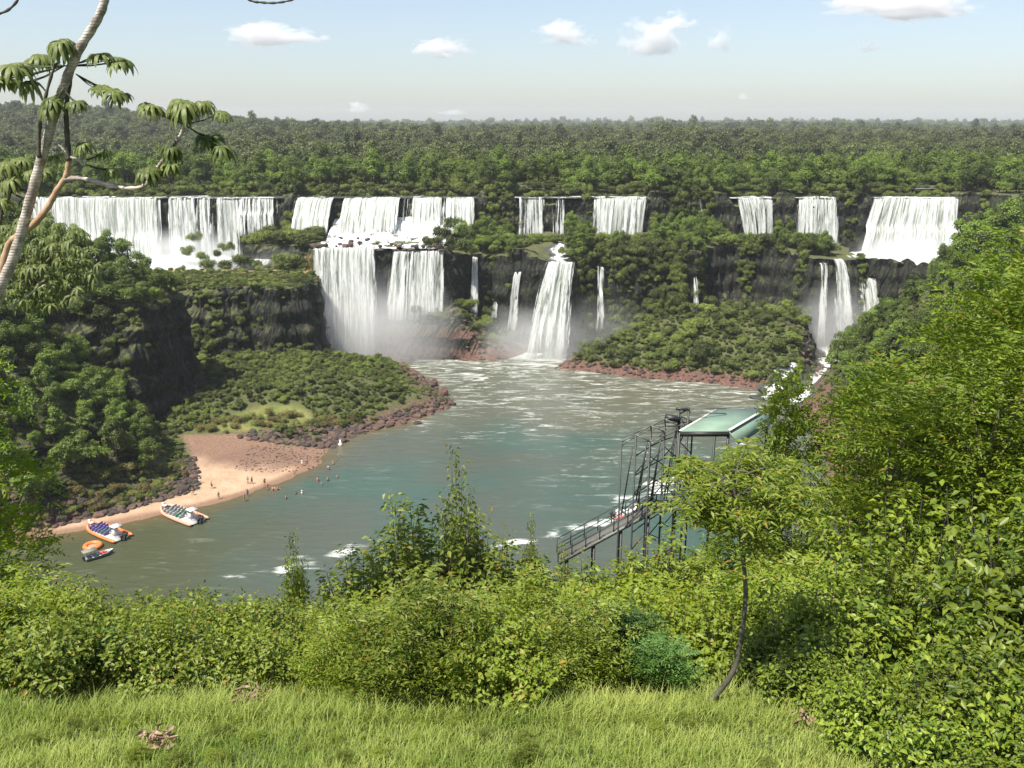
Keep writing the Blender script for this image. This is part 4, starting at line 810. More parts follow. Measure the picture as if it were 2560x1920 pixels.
tree(1, 4.3, 14.0, 4.0, 1.3, 'small bright tree behind the slender sapling')
tree(2, 9.2, 11.6, 5.4, 2.0, 'dark glossy tree low at the right edge')
tree(1, -13.2, 20, 9.0, 1.8, 'leafy tree at the left edge, in front of the end of the beach')
tree(1, -11.8, 16.5, 3.6, 1.3, 'low tree at the left edge just behind the thicket')
for (x, y, s) in ((5.3, 10.6, 1.15), (6.6, 9.9, 1.25), (4.3, 9.5, .85), (6.9, 11.7, 1.3), (5.4, 8.5, .95), (4.5, 7.7, .6), (5.7, 7.3, .8), (3.9, 8.7, .7), (7.4, 8.7, 1.2), (3.4, 10.4, .8), (6.6, 7.3, .95), (5.1, 6.6, .6), (5.9, 6.3, .7), (4.3, 11.9, .95), (3.1, 9.2, .45), (6.7, 6.2, .8), (7.9, 10.2, 1.4), (3.3, 7.3, .42), (3.1, 6.6, .4), (3.3, 5.9, .4), (3.7, 6.5, .5), (4.3, 6.9, .55), (4.1, 6.0, .5), (4.6, 5.8, .6), (5.3, 5.9, .65), (2.95, 7.9, .4), (3.5, 8.1, .5), (3.9, 5.4, .4), (4.8, 5.2, .5), (3.4, 5.3, .3), (3.0, 8.6, .5), (3.6, 9.3, .7)):
    put(random.choice(B_low if y < 9 else B_dark), 'glossy_bush', x, y, s*1.15, 'glossy dark-leaved bush in the shaded mass at the lower right', 'bush', 'glossy bushes at the lower right', dz=-.1)
def m2t(me):
    V = np.zeros(len(me.vertices)*3); me.vertices.foreach_get('co', V); T = np.zeros(len(me.polygons)*3, int); me.polygons.foreach_get('vertices', T); A = np.zeros(len(me.polygons)); me.attributes['lr'].data.foreach_get('value', A)
    mi = np.zeros(len(me.polygons), int); me.polygons.foreach_get('material_index', mi); return dict(V=V.reshape(-1, 3), T=T.reshape(-1, 3), A=A, mi=mi, mats=list(me.materials))
X, Y = jgrid(-48, 48, 14.6, 50, 1.9); k = np.abs(X) < .85*Y+7; X, Y = X[k], Y[k]; P, S, R_, I = inst(X, Y, 1.0, 1.6, 3, .1); k = P[:, 2]+S[:, 2]*2 < 75-.6*Y; stuff('slope_brush', [m2t(B_near[0]), m2t(B_dark[0]), m2t(B_near[1])], P[k], S[k], R_[k], I[k], label='brush on the steep slope falling away behind the thicket')
# slender sapling
YS = hit(1750, 1768).y; t = thing('sapling', 'slender leaning sapling with a flat bright crown in front of the walkway', 'tree', tuple(D(1750, 1768, YS)))
t0 = t.location.copy()
sp_ = [D(x, y, Yy)-t0 for x, y, Yy in ((1742, 1785, YS), (1792, 1735, YS), (1832, 1680, YS), (1850, 1610, YS+.05), (1864, 1490, YS+.1), (1856, 1380, YS+.1), (1846, 1310, YS+.1), (1838, 1240, YS+.1), (1825, 1175, YS+.1))]
b = MB(); pth = smooth_path(sp_, 5); b.tube(pth, list(np.linspace(.035, .012, len(pth))), 8); b.build('trunk', M['bark_dark'], t, True)
P = []; Dd = []; br = MB()
for i in range(26):
    a = i*2.4; s = pth[-1-int(random.random()*11)]; L = .25+.5*random.random(); e = s+Vector((math.cos(a)*L, math.sin(a)*L, -.05+.34*random.random()-.12*(L > .6)))
    br.tube([s, s.lerp(e, .5)+Vector((0, 0, .06)), e], [.011, .008, .004], 5, cap=False)
    for q in np.linspace(.3, 1, 9):
        for _ in range(2): P.append(tuple(s.lerp(e, q)+Vector((0, 0, .04)))); an = a+random.uniform(-1.5, 1.5); Dd.append((math.cos(an), math.sin(an), .25*random.random()))
br.build('branches', M['bark_dark'], t)
V, T, A = compound(np.array(P), np.array(Dd), .26, 9, .085, .3, .3); obj('crown', mesh('crown', V, tris=T, attrs=dict(lr=('FACE', A)), mats=[M['leaf_near']]), t)
# bare twigs in the mass on the right
# grass
n = 190000; X = -7.6+15.2*rng.random(n); Y = 4.3+4.3*rng.random(n); Zg = height(X, Y); tuft = fbm(X*1.3, Y*1.3, 90, 3); hh = (.035+.085*rng.random(n)**1.5)*(1+.9*tuft)+np.where(Y > 7.3, .15*rng.random(n)**2, 0)
a = rng.random(n)*6.283; dx = np.cos(a); dy = np.sin(a); ln = hh*(.3+1.0*rng.random(n)); wdt = .0025+.003*rng.random(n)
B0 = np.stack([X-dy*wdt, Y+dx*wdt, Zg-.01], 1); B1 = np.stack([X+dy*wdt, Y-dx*wdt, Zg-.01], 1)
m0 = np.stack([X-dy*wdt*.8+dx*ln*.35, Y+dx*wdt*.8+dy*ln*.35, Zg+hh*.6], 1); m1 = np.stack([X+dy*wdt*.8+dx*ln*.35, Y-dx*wdt*.8+dy*ln*.35, Zg+hh*.6], 1); tp_ = np.stack([X+dx*ln, Y+dy*ln, Zg+hh], 1)
V = np.stack([B0, B1, m1, m0, tp_], 1).reshape(-1, 3); k = np.arange(n)*5
T = np.stack([np.stack([k, k+1, k+2], 1), np.stack([k, k+2, k+3], 1), np.stack([k+3, k+2, k+4], 1)], 1).reshape(-1, 3); lr = np.clip(rng.random(n)*.6+.5*fbm(X*.8, Y*.8, 93, 3)+.25, 0, .95)
tag(obj('grass', mesh('grass', V, tris=T, attrs=dict(lr=('FACE', np.repeat(lr, 3))), mats=[M['grass']])), 'sunlit uneven grass at the foot of the picture', kind='stuff')
def clump(px, py, s, label, nl=44):
    p = hit(px, py); t = thing('dead_leaves', label, 'dead leaves', tuple(p), 0, 'clumps of dead leaves on the grass'); m = MB()
    for i in range(nl):
        c = Vector((random.gauss(0, .09), random.gauss(0, .06), .1+abs(random.gauss(0, .05))))*s; a = random.random()*6.28; L = (.028+.04*random.random())*s; w_ = L*.45; R_ = Matrix.Rotation(a, 3, 'Z') @ Matrix.Rotation(random.uniform(-1, 1), 3, 'X')
        V_ = []; nn_ = 6
        for u in range(nn_+1):
            f = u/nn_; ww = w_*math.sin(math.pi*min(1, .1+f*.85)); cu = 1.9*(f-.5)
            for v in (-1, 0, 1): V_.append(c+R_ @ Vector((L*math.sin(cu), ww*v*.8, L*.7*(1-math.cos(cu))+abs(v)*ww*.9)))
        m.add(V_, [(u*3+v, u*3+v+1, u*3+v+4, u*3+v+3) for u in range(nn_) for v in range(2)])
    o = obj('curled_leaves', mesh('curled', m.v, quads=m.q, attrs=dict(lr=('FACE', rng.random(len(m.q))*.9)), mats=[M['leaf_dry']], smooth=True), t)
    s_ = MB(); s_.tube([(.02, 0, .02), (.16*s, -.08*s, .05), (.3*s, -.2*s, .03)], [.006, .005, .003], 6); s_.build('leaf_stalk', plain('dry_stalk', (.5, .42, .3)), t)
clump(395, 1880, 1.0, 'clump of curled brown and grey dead leaves lowest on the grass'); clump(622, 1768, .95, 'pinkish-brown dead leaves at the foot of the thicket, left of the middle'); clump(962, 1745, .8, 'whitish dead leaves half hidden at the foot of the middle thicket', 14)
clump(55, 1765, .7, 'grey dead leaves in the shade at the left end of the thicket', 10); clump(2000, 1830, .9, 'reddish dead leaves under the glossy bushes on the right', 14)
# ---------------------------------------------------------------- cecropia at the left
YC = 11.0
def C(px, py, dy=0): return D(px, py, YC+dy)
ct = thing('cecropia_tree', 'pale ringed tree trunk leaning across the upper left with umbrella-shaped leaves', 'tree', tuple(D(-120, 1000, YC))); c0 = ct.location.copy()
def limb(name, pts, r0, r1, mat, n=6):
    p = smooth_path([C(*q)-c0 for q in pts], n); m = MB(); rr = [r0+(r1-r0)*i/(len(p)-1)+.004*math.sin(i*2.1) for i in range(len(p))]; m.tube(p, rr, 12); return m.build(name, mat, ct, True)
limb('trunk', [(-250, 1500), (-120, 1050), (-15, 760), (35, 640), (70, 520), (100, 410), (135, 290), (165, 200), (200, 120), (240, 55), (262, 0), (268, -80)], .068, .045, M['bark_cec'])
limb('trunk', [(-90, 900, .2), (-10, 720, .2), (20, 620, .2), (45, 590, .1), (85, 560), (118, 520), (140, 480), (165, 440), (172, 400)], .052, .03, M['bark_orange'])
limb('branch', [(172, 402), (168, 340), (166, 270), (178, 190, .1)], .034, .022, M['bark_dark'])
limb('branch', [(160, 450), (195, 446), (240, 455), (300, 470), (345, 470), (368, 458), (385, 430), (420, 385), (455, 330), (465, 300)], .033, .018, M['bark_cec'])
limb('branch', [(174, 392), (195, 400), (212, 412), (212, 372)], .018, .01, M['bark_cec'])
limb('branch', [(170, 385), (150, 365), (132, 352)], .016, .008, M['bark_cec'])
limb('branch', [(98, 395, -.1), (98, 330, -.1), (112, 250, -.1), (135, 170, -.1), (150, 155, -.1)], .026, .012, M['bark_dark'])
limb('branch', [(15, 520, .3), (35, 450, .3), (48, 410, .3)], .02, .012, M['bark_dark']); limb('branch', [(0, 560, .4), (12, 470, .4), (14, 430, .4)], .02, .012, M['bark_dark'])
limb('branch', [(-40, 40, -.3), (15, 28, -.3), (50, -8, -.3), (70, -60, -.3)], .016, .012, M['bark_dark']); limb('branch', [(560, -60, -.6), (618, -4, -.6), (655, 6, -.6), (700, 6, -.6), (745, -8, -.6), (790, -50, -.6)], .014, .01, M['bark_dark'])
limb('branch', [(20, 770, .1), (60, 745, .1), (95, 722, .1), (112, 712, .1)], .01, .006, M['bark_cec'])
LV = []; LQ = []; LA = []; ln_ = [0]
def cleaf(c, up, r, nl=9, droop=1.0, dark=0):
    up = Vector(up).normalized(); e1 = up.orthogonal().normalized(); e2 = up.cross(e1); a0 = random.random()*6; g = Vector((0, 0, -1))
    for k in range(nl):
        a = a0+k*6.283/nl+random.uniform(-.12, .12); dr = e1*math.cos(a)+e2*math.sin(a); sd_ = up.cross(dr); L = r*(.85+.3*random.random()); w_ = r*.135; R = 6; d_ = droop*(.8+.5*random.random())
        for u in range(R+1):
            f = u/R; ww = w_*(.35+.65*math.sin(math.pi*min(.96, f*.9+.06))**.8 if f < .98 else .08)
            mid = c+dr*L*math.sin(f*1.35)/1.1+g*L*d_*(f**2)*.8+up*.02*math.sin(f*3)
            for v in (-1, 0, 1): LV.append(tuple(mid+sd_*ww*v-up*abs(v)*ww*.42+up*.005*math.sin(u*3)))
        b_ = ln_[0]; ln_[0] += 3*(R+1)
        for u in range(R):
            for v in range(2): LQ.append((b_+u*3+v, b_+u*3+v+1, b_+u*3+v+4, b_+u*3+v+3)); LA.append(min(.95, max(0, random.random()*.35+.5*random.random()-dark)))
pet = MB()
def umbrella(px, py, rp, dy=0, nn=1, node=None, droop=1.0, spread=9, dark=0):
    for i in range(nn+2):
        x = px+random.uniform(-1, 1)*spread; y = py+random.uniform(-.5, .5)*spread; c = C(x, y, dy+random.uniform(-.2, .2))-c0; r = rp/F*YC*.86*(.7+.4*random.random())
        cleaf(c, (random.uniform(-.4, .4), random.uniform(-.5, .1), 1), r, random.choice((9, 10, 11)), droop, dark)
        if node:
            nd = C(*node, dy)-c0; pet.tube([nd, nd.lerp(c, .5)+Vector((0, 0, -.02)), c], [.007, .006, .005], 5, cap=False)
n1 = (160, 165); umbrella(152, 100, 52, 0, 3, n1, 1.1, 14); umbrella(95, 140, 42, .2, 2, n1, .9, 14); umbrella(40, 165, 52, 0, 2, n1, .9, 16); umbrella(10, 195, 44, .1, 1, n1, .9, 10); umbrella(70, 205, 38, 0, 1, n1, 1)
umbrella(245, 135, 42, .2, 1, n1, .8); umbrella(300, 150, 42, .2, 2, n1, .8, 14); umbrella(250, 220, 30, .1, 1, (190, 185), .7); umbrella(295, 232, 42, .1, 2, (190, 185), .7, 14); umbrella(130, 250, 46, -.1, 2, (160, 220), .8, 12, .3); umbrella(190, 255, 38, -.1, 1, (165, 230), .8, 10, .3)
n2 = (463, 312); umbrella(452, 256, 56, 0, 3, n2, 1.2, 12); umbrella(375, 268, 42, .1, 2, n2, .8, 12); umbrella(515, 258, 40, .1, 2, n2, 1, 12); umbrella(562, 280, 38, .1, 1, n2, 1, 8); umbrella(520, 340, 58, 0, 1, n2, .8, 8, .5); umbrella(560, 370, 42, 0, 1, n2, 1, 8, .3); umbrella(425, 370, 36, 0, 1, (440, 350), 1.3, 8, .5)
n3 = (372, 455); umbrella(400, 412, 40, 0, 2, n3, .9, 14); umbrella(372, 425, 38, 0, 2, n3, 1, 14, .3); umbrella(430, 410, 34, 0, 1, n3, 1, 10)
umbrella(208, 362, 32, 0, 2, (212, 374), .9, 6); umbrella(258, 380, 26, .2, 1, (212, 400), .9); umbrella(275, 425, 30, .2, 2, (212, 410), 1, 8); umbrella(140, 388, 26, .2, 1, None, .9); umbrella(120, 425, 34, .4, 2, None, 1, 14, .2)
for (x, y, r) in ((15, 410, 40), (50, 400, 36), (75, 430, 34), (25, 450, 38), (85, 470, 30), (10, 500, 34), (60, 500, 30)): umbrella(x, y, r, .4, 1, (15, 470), 1)
pet.build('petioles', M['leaf_cec'], ct)
obj('crown', mesh('crown', LV, quads=LQ, attrs=dict(lr=('FACE', LA)), mats=[M['leaf_cec']], smooth=True), ct)
# broad-leaved tree crown behind the trunk
LV = []; LQ = []; LA = []; ln_ = [0]; YC = 17.0
bt = thing('drooping_leaved_tree', 'tree with drooping long leaves behind the ringed trunk, over the wooded hillside', 'tree', (D(-260, 900, YC).x, YC, hz(D(-260, 900, YC).x, YC))); c0 = bt.location.copy()
for i in range(380):
    a = random.random()*6.28; q = math.sqrt(random.random()); x = 95+150*q*math.cos(a); y = 655+115*q*math.sin(a)
    if y < 545+max(0, x-170)*.7: continue
    c = D(x, y, YC+random.uniform(-1.2, 1.2))-c0; cleaf(c, (random.uniform(-.6, .6), random.uniform(-.7, .1), 1), .09+.1*random.random(), random.choice((6, 7, 8)), 1.0, .15*random.random())
obj('crown', mesh('crown', LV, quads=LQ, attrs=dict(lr=('FACE', LA)), mats=[M['leaf_cec']], smooth=True), bt)
m = MB(); top = D(95, 640, YC)-c0; m.tube(smooth_path([(0, 0, -.5), (.1, 0, top.z*.5), (top.x*.3, 0, top.z*.9), tuple(top)], 5), list(np.linspace(.12, .04, 16)), 8)
for x, y in ((0, 640), (60, 590), (150, 620), (200, 680), (40, 720)): e = D(x, y, YC)-c0; m.tube([top*.93, (top*.93).lerp(e, .5)+Vector((0, 0, .1)), e], [.035, .025, .012], 6)
m.build('trunk', M['bark'], bt, True)

# weeds in the grass
X = -5+10*rng.random(170); Y = 5.2+2.9*rng.random(170)**.6; P, S, R_, I = inst(X, Y, .04, .12, 3, 0.02); stuff('lawn_weeds', [m2t(B_near[0]), m2t(B_fine[0]), m2t(B_near[2])], P, S, R_, I, label='low broad-leaved weeds scattered in the grass')
# ---------------------------------------------------------------- walkway, green roof, lift frame
M['steel_l'] = plain('galvanised_steel', (.15, .155, .125), .5, .2); M['deckw'] = plain('deck_grating', (.1, .1, .085), .7)
M['roof'] = plain('green_sheet', (.17, .25, .185), .6, 0, .12, .5); M['pale_edge'] = plain('pale_flashing', (.62, .6, .52), .6)
def gz(x, y): return hz(x, y)
wt = thing('walkway', 'dark steel walkway ramp with railings climbing to the right over the river bank', 'walkway', (7, 59, 44))
w0 = wt.location.copy()
A0 = D(1395, 1405, 59); A1 = D(1640, 1272, 59.2); A2 = D(1790, 1262, 60)
dk = MB(); 
for p, q in ((A0, A1), (A1, A2)): dk.beam(p-w0+Vector((0, .75, -.06)), q-w0+Vector((0, .75, -.06)), 1.5, .1)
dk.build('deck', M['deckw'], wt)
for s_ in (0, 1.5):
    sg = MB(); sg.beam(A0-w0+Vector((0, s_, -.15)), A1-w0+Vector((0, s_, -.15)), .1, .22); sg.beam(A1-w0+Vector((0, s_, -.15)), A2-w0+Vector((0, s_, -.15)), .1, .22); sg.build('stringer', M['steel_l'], wt)
    r_ = MB()
    for hh_ in (1.15, .65): r_.beam(A0-w0+Vector((0, s_, hh_)), A1-w0+Vector((0, s_, hh_)), .05); r_.beam(A1-w0+Vector((0, s_, hh_)), A2-w0+Vector((0, s_, hh_)), .05)
    for k in range(8): p = A0.lerp(A1, k/7)-w0+Vector((0, s_, 0)); r_.beam(p, p+Vector((0, 0, 1.18)), .07)
    r_.build('railing', M['steel'], wt)
for k in range(4):
    p = A0.lerp(A1, (k+.35)/3.6); 
    for s_ in (.1, 1.4):
        c_ = MB(); c_.beam(Vector((p.x, p.y+s_, p.z-.2))-w0, Vector((p.x, p.y+s_, gz(p.x, p.y+s_)-.5))-w0, .16, m=0); c_.build('column', M['steel'], wt)
    b_ = MB(); z1 = gz(p.x, p.y); b_.beam(Vector((p.x, p.y+.1, p.z-.4))-w0, Vector((p.x, p.y+1.4, (p.z+z1)/2))-w0, .07); b_.beam(Vector((p.x, p.y+1.4, (p.z+z1)/2))-w0, Vector((p.x, p.y+.1, z1))-w0, .07); b_.build('brace', M['steel'], wt)
pg = thing('pergola', 'open gabled steel frames standing on tall dark posts beside the green roof', 'pergola', tuple(D(1628, 1200, 60))); g0 = pg.location.copy()
fr = []
for i, (px, py, Yy) in enumerate(((1590, 1087, 58.5), (1628, 1064, 60.2), (1663, 1048, 61.8), (1700, 1040, 63.4))):
    a = D(px, py, Yy)-g0; fr.append(a); L = a+Vector((-1.02, 0, -.5)); R_ = a+Vector((1.02, 0, -.5)); f = MB(); f.beam(L, a, .07); f.beam(a, R_, .07); f.beam(L, R_, .05); f.beam(L+Vector((0, 0, -.32)), R_+Vector((0, 0, -.32)), .05); f.build('gable', M['steel_l'], pg)
    zb = D(px, 1290, Yy).z-g0.z
    for xx in ((-1, 0, 1) if i == 0 else (0, 1)): f = MB(); f.beam(a+Vector((xx, 0, -.5 if xx else -.02)), Vector((a.x+xx, a.y, gz(a.x+xx+g0.x, a.y+g0.y)-g0.z-.5)), .11); f.build('post', M['steel'], pg)
    f = MB(); f.beam(a+Vector((.75, 0, -.9)), Vector((a.x-.35+.55, a.y, zb+1.2)), .09); f.beam(a+Vector((-.2, 0, -.95)), Vector((a.x-.8, a.y, zb+.2)), .08); f.build('strut', M['steel'], pg)
for dx, dz in ((0, 0), (-1.02, -.5), (1.02, -.5), (1.02, -.82), (-1.02, -.82)):
    f = MB()
    for a, b in zip(fr[:-1], fr[1:]): f.beam(a+Vector((dx, 0, dz)), b+Vector((dx, 0, dz)), .05)
    f.build('purlin', M['steel_l'], pg)
pv = thing('shelter', 'shelter with a pale green sheet roof at the top of the walkway', 'shelter', tuple(D(1800, 1200, 62))); s0 = pv.location.copy()
e0 = D(1700, 1078, 60)-s0; r0_ = D(1822, 1086, 59.4)+Vector((0, 0, .25))-s0; e1 = D(1792, 1024, 66)-s0; r1_ = D(1922, 1027, 65.4)+Vector((0, 0, .25))-s0; q0 = r0_+Vector((.75, -.1, -.95)); q1 = r1_+Vector((.75, -.1, -.95))
up_ = Vector((0, 0, .06))
def slab(nm, P4, mat, th=.06):
    f = MB(); nrm = (P4[1]-P4[0]).cross(P4[3]-P4[0]).normalized()*th; nrm = nrm if nrm.z > 0 else -nrm
    f.add(list(P4)+[p-nrm for p in P4], [(0, 1, 2, 3), (7, 6, 5, 4), (0, 4, 5, 1), (1, 5, 6, 2), (2, 6, 7, 3), (3, 7, 4, 0)]); return f.build(nm, mat, pv)
slab('roof', (e0, r0_, r1_, e1), M['roof']); slab('roof', (r0_, q0, q1, r1_), M['roof'])
f = MB(); f.beam(r0_+up_, r1_+up_, .2, .06); f.beam(e0+up_*.5, e1+up_*.5, .16, .06); f.build('ridge_cap', M['pale_edge'], pv)
f = MB(); f.beam(e0-up_*4, r0_-up_*4, .12, .3); f.build('fascia', M['steel'], pv)
for p in (e0, r0_, e1, r1_, q0, q1): f = MB(); f.beam(p+Vector((0, .1, -.15)), Vector((p.x, p.y+.1, gz(p.x+s0.x, p.y+s0.y)-s0.z-.5)), .16); f.build('post', M['steel'], pv)
f = MB(); f.box((e0+q1)/2+Vector((0, 0, -4.2)), (6.5, 7, .18)); f.build('floor', M['deckw'], pv)
for k in range(3):
    a = Vector((fr[k].x, fr[k].y, fr[k].z)); b = Vector((fr[k+1].x, fr[k+1].y, fr[k+1].z)); f = MB()
    for z_ in (-1.6, -3.1, -4.6, -7.5, -11): f.beam(a+Vector((0, 0, z_)), b+Vector((0, 0, z_)), .07); f.beam(a+Vector((1, 0, z_)), b+Vector((1, 0, z_-1.4)), .06); f.beam(a+Vector((0, 0, z_-1.4)), a+Vector((1, 0, z_)), .06)
    f.build('lattice', M['steel'], pg)
lf = thing('lift_frame', 'dark steel lift gantry with a black box and twin rails left of the green roof', 'gantry', tuple(D(1700, 1060, 63))); l0 = lf.location.copy()
def DL(x, y, Y=63): return D(x, y, Y)-l0
f = MB(); f.beam(DL(1664, 1042), DL(1700, 1048), .5, .36); f.build('motor_box', M['steel'], lf)
f = MB(); f.beam(DL(1690, 1022), DL(1722, 1024), .16); f.beam(DL(1722, 1022), DL(1696, 1036), .1); f.beam(DL(1692, 1022, 64), DL(1722, 1022, 64), .14); f.build('head_beam', M['steel'], lf)
for x in (1698, 1722):
    f = MB(); f.beam(DL(x, 1020), Vector((DL(x, 1020).x, 0, gz(D(x, 1060, 63).x, 63)-l0.z-.5)), .14); f.build('mast', M['steel'], lf)
f = MB(); f.beam(DL(1700, 1038), DL(1716, 1072), .08); f.beam(DL(1716, 1072), DL(1700, 1105), .08); f.build('brace', M['steel'], lf)
for y in (1018, 1030): f = MB(); f.beam(DL(1722, y), DL(1815, y+4, 64), .07); f.build('rail', M['steel_l'], lf)
ld = thing('landing', 'black steel landing frame low down behind the slender sapling', 'landing', tuple(D(1790, 1440, 52))); d0 = ld.location.copy()
f = MB(); f.beam(D(1720, 1450, 52)-d0, D(1850, 1425, 53)-d0, 1.2, .14); f.build('deck', M['steel'], ld)
f = MB(); f.beam(D(1722, 1418, 52)-d0, D(1850, 1395, 53)-d0, .08)
for x in (1722, 1750, 1785, 1820, 1850): f.beam(D(x, 1422-(x-1722)*.2, 52)-d0, D(x, 1455-(x-1722)*.2, 52)-d0, .07)
f.build('railing', M['steel'], ld)
for x in (1726, 1850): p = D(x, 1450, 52); f = MB(); f.beam(p-d0, Vector((p.x, p.y, gz(p.x, p.y)-.5))-d0, .16); f.build('post', M['steel'], ld)
f = MB(); f.beam(D(1735, 1500, 52)-d0, D(1840, 1440, 52)-d0, .14); f.build('brace', M['steel'], ld)
# ---------------------------------------------------------------- boats
M['orange'] = plain('orange_tube', (.75, .2, .06), .4, 0, .08, 1); M['red'] = plain('red_tube', (.7, .06, .05), .4, 0, .08, 1); M['white'] = plain('white_gelcoat', (.8, .8, .78), .35, 0, .05); M['cream'] = plain('cream_tube', (.66, .3, .2), .45, 0, .08)
M['blue'] = plain('violet_seat', (.12, .1, .3), .6); M['black'] = plain('black_rubber', (.02, .02, .022), .5); M['grey'] = plain('grey_aluminium', (.36, .38, .38), .4, .4); M['green'] = plain('green_seat', (.06, .2, .12), .6); M['skin'] = plain('skin', (.42, .24, .15), .6, 0, .1)
def rib(px0, px1, label, tube_m, seat_m, canopy=True, z=0, bow_up=.5, L=9.0):
    a = G(*px0); b = G(*px1); c = (a+b)/2; L = (a-b).length*.95; W = L*.17; t = thing('inflatable_boat', label, 'boat', (c.x, c.y, .12), math.atan2(a.y-b.y, a.x-b.x), 'boats on the river')
    for s in (-1, 1):
        m = MB(); m.tube(smooth_path([(-L*.5, s*W, .28), (-L*.1, s*W*1.05, .3), (L*.25, s*W*.92, .36), (L*.42, s*W*.5, .5+bow_up*.3), (L*.5, 0, .62+bow_up*.4)], 5), [.16]+[.3]*18+[.26, .22], 12); m.build('tube', tube_m, t, True)
        m = MB(); m.tube(smooth_path([(-L*.46, s*W*1.04, .53), (-L*.1, s*W*1.08, .56), (L*.25, s*W*.95, .62), (L*.42, s*W*.52, .78+bow_up*.3)], 5), .035, 6); m.build('grab_line', M['white'], t)
    m = MB(); m.add([(-L*.48, -W*.9, .3), (L*.3, -W*.8, .34), (L*.46, 0, .55), (L*.3, W*.8, .34), (-L*.48, W*.9, .3), (-L*.48, 0, -.25), (L*.3, 0, -.2)], [], [(0, 1, 6), (0, 6, 5), (1, 2, 6), (2, 3, 6), (3, 4, 6), (4, 5, 6), (0, 5, 4), (0, 4, 3), (0, 3, 1), (1, 3, 2)]); m.build('hull', M['white'], t)
    for k in range(6):
        x = -L*.12+k*L*.085
        for s in (-1, 1):
            m = MB(); m.box((x, s*W*.45, .55), (.42, W*.62, .3)); m.box((x-.2, s*W*.45, .85), (.1, W*.62, .5)); m.build('seat', seat_m if k != 1 else M['green'], t)
    m = MB(); m.box((L*.43, 0, .85+bow_up*.3), (.9, .8, .12)); m.box((L*.47, 0, 1.1+bow_up*.3), (.25, .5, .5)); m.build('bow_locker', M['white'], t)
    m = MB(); m.box((-L*.27, 0, .95), (.7, .9, 1.1)); m.box((-L*.25, 0, 1.6), (.1, .8, .35)); m.build('console', M['white'], t)
    if canopy:
        m = MB(); m.box((-L*.31, 0, 2.35), (1.7, 1.7, .1)); m.box((-L*.31, 0, 2.44), (1.2, 1.2, .08)); m.build('canopy', M['white'], t)
        m = MB()
        for sx in (-.7, .7):
            for sy in (-.75, .75): m.beam((-L*.31+sx, sy, .5), (-L*.31+sx, sy, 2.3), .06)
        m.build('canopy_frame', M['grey'], t)
    for s in (-.42, .42):
        m = MB(); m.box((-L*.51, s, .95), (.6, .42, .55)); m.box((-L*.5, s, .35), (.25, .2, .8)); o = m.build('outboard_motor', M['black'], t)
    return t
rib((222, 1316), (312, 1352), 'orange-tubed boat with violet seats and white canopy, left of the two beached boats', M['orange'], M['blue'])
rib((405, 1272), (503, 1310), 'boat with cream and red tube and grey seats, right of the two beached boats', M['cream'], M['grey'])
rib((1592, 1284), (1530, 1298), 'red and white boat speeding with a foam wake beyond the walkway', M['red'], M['white'], False)
t = thing('ring_raft', 'round orange inflatable ring floating between the violet-seated boat and the grey skiff', 'raft', tuple(G(232, 1367, .15)))
m = MB(); R1, R2 = 1.3, .42
V_ = [((R1+R2*math.cos(j*.524))*math.cos(i*.2618), (R1+R2*math.cos(j*.524))*math.sin(i*.2618), .2+R2*math.sin(j*.524)) for i in range(24) for j in range(12)]
m.add(V_, [(i*12+j, ((i+1) % 24)*12+j, ((i+1) % 24)*12+(j+1) % 12, i*12+(j+1) % 12) for i in range(24) for j in range(12)]); m.build('ring', M['orange'], t, True)
m = MB(); m.tube([(0, 0, .02), (0, 0, .16)], 1.2, 20); m.build('floor', M['cream'], t)
a = G(285, 1381); b = G(214, 1402); c = (a+b)/2; L = (a-b).length; t = thing('skiff', 'grey aluminium skiff with a red load and a grey awning, nearest the camera', 'boat', (c.x, c.y, .05), math.atan2(a.y-b.y, a.x-b.x), 'boats on the river')
m = MB(); S_ = [(-.5, .85, .5), (-.1, .95, .52), (.25, .75, .6), (.5, 0, .8)]
for s in (-1, 1):
    P_ = [(x*L, s*w_, z_) for x, w_, z_ in S_]+[(x*L*.95, s*w_*.6, -.05) for x, w_, z_ in S_]+[(x*L*.97, s*w_*.86, z_-.04) for x, w_, z_ in S_]
    m.add(P_, [(0, 1, 5, 4), (1, 2, 6, 5), (2, 3, 7, 6), (0, 1, 9, 8), (1, 2, 10, 9), (2, 3, 11, 10), (8, 9, 5, 4), (9, 10, 6, 5), (10, 11, 7, 6)])
m.add([(-.48*L, -.6, .1), (-.1*L, -.62, .1), (.3*L, -.4, .12), (.42*L, 0, .2), (.3*L, .4, .12), (-.1*L, .62, .1), (-.48*L, .6, .1)], [(0, 1, 5, 6), (1, 2, 4, 5)], [(2, 3, 4)]); m.box((-.5*L, 0, .3), (.06, 1.6, .5)); m.build('hull', M['grey'], t)
for x in (-.25, 0, .22): m = MB(); m.box((x*L, 0, .42), (.3, 1.3, .06)); m.build('bench', M['white'], t)
m = MB(); m.box((.12*L, .1, .62), (.8, .5, .25)); m.box((.2*L, -.25, .66), (.4, .3, .3)); m.build('load', M['red'], t)
m = MB(); m.box((-.32*L, .2, 1.6), (2.4, 1.5, .08)); m.build('awning', plain('awning_cloth', (.2, .21, .18), .8), t)
m = MB(); [m.beam((-.32*L+sx, .2+sy, .3), (-.32*L+sx, .2+sy, 1.58), .05) for sx in (-1.1, 1.1) for sy in (-.7, .7)]; m.build('awning_frame', M['grey'], t)
m = MB(); m.box((-.55*L, 0, .7), (.45, .35, .5)); m.box((-.55*L, 0, .2), (.15, .14, .7)); m.build('outboard_motor', M['black'], t)
t = tag(obj('marker_buoy', None), 'small white pointed float in the water off the far end of the sand', 'buoy') if False else None
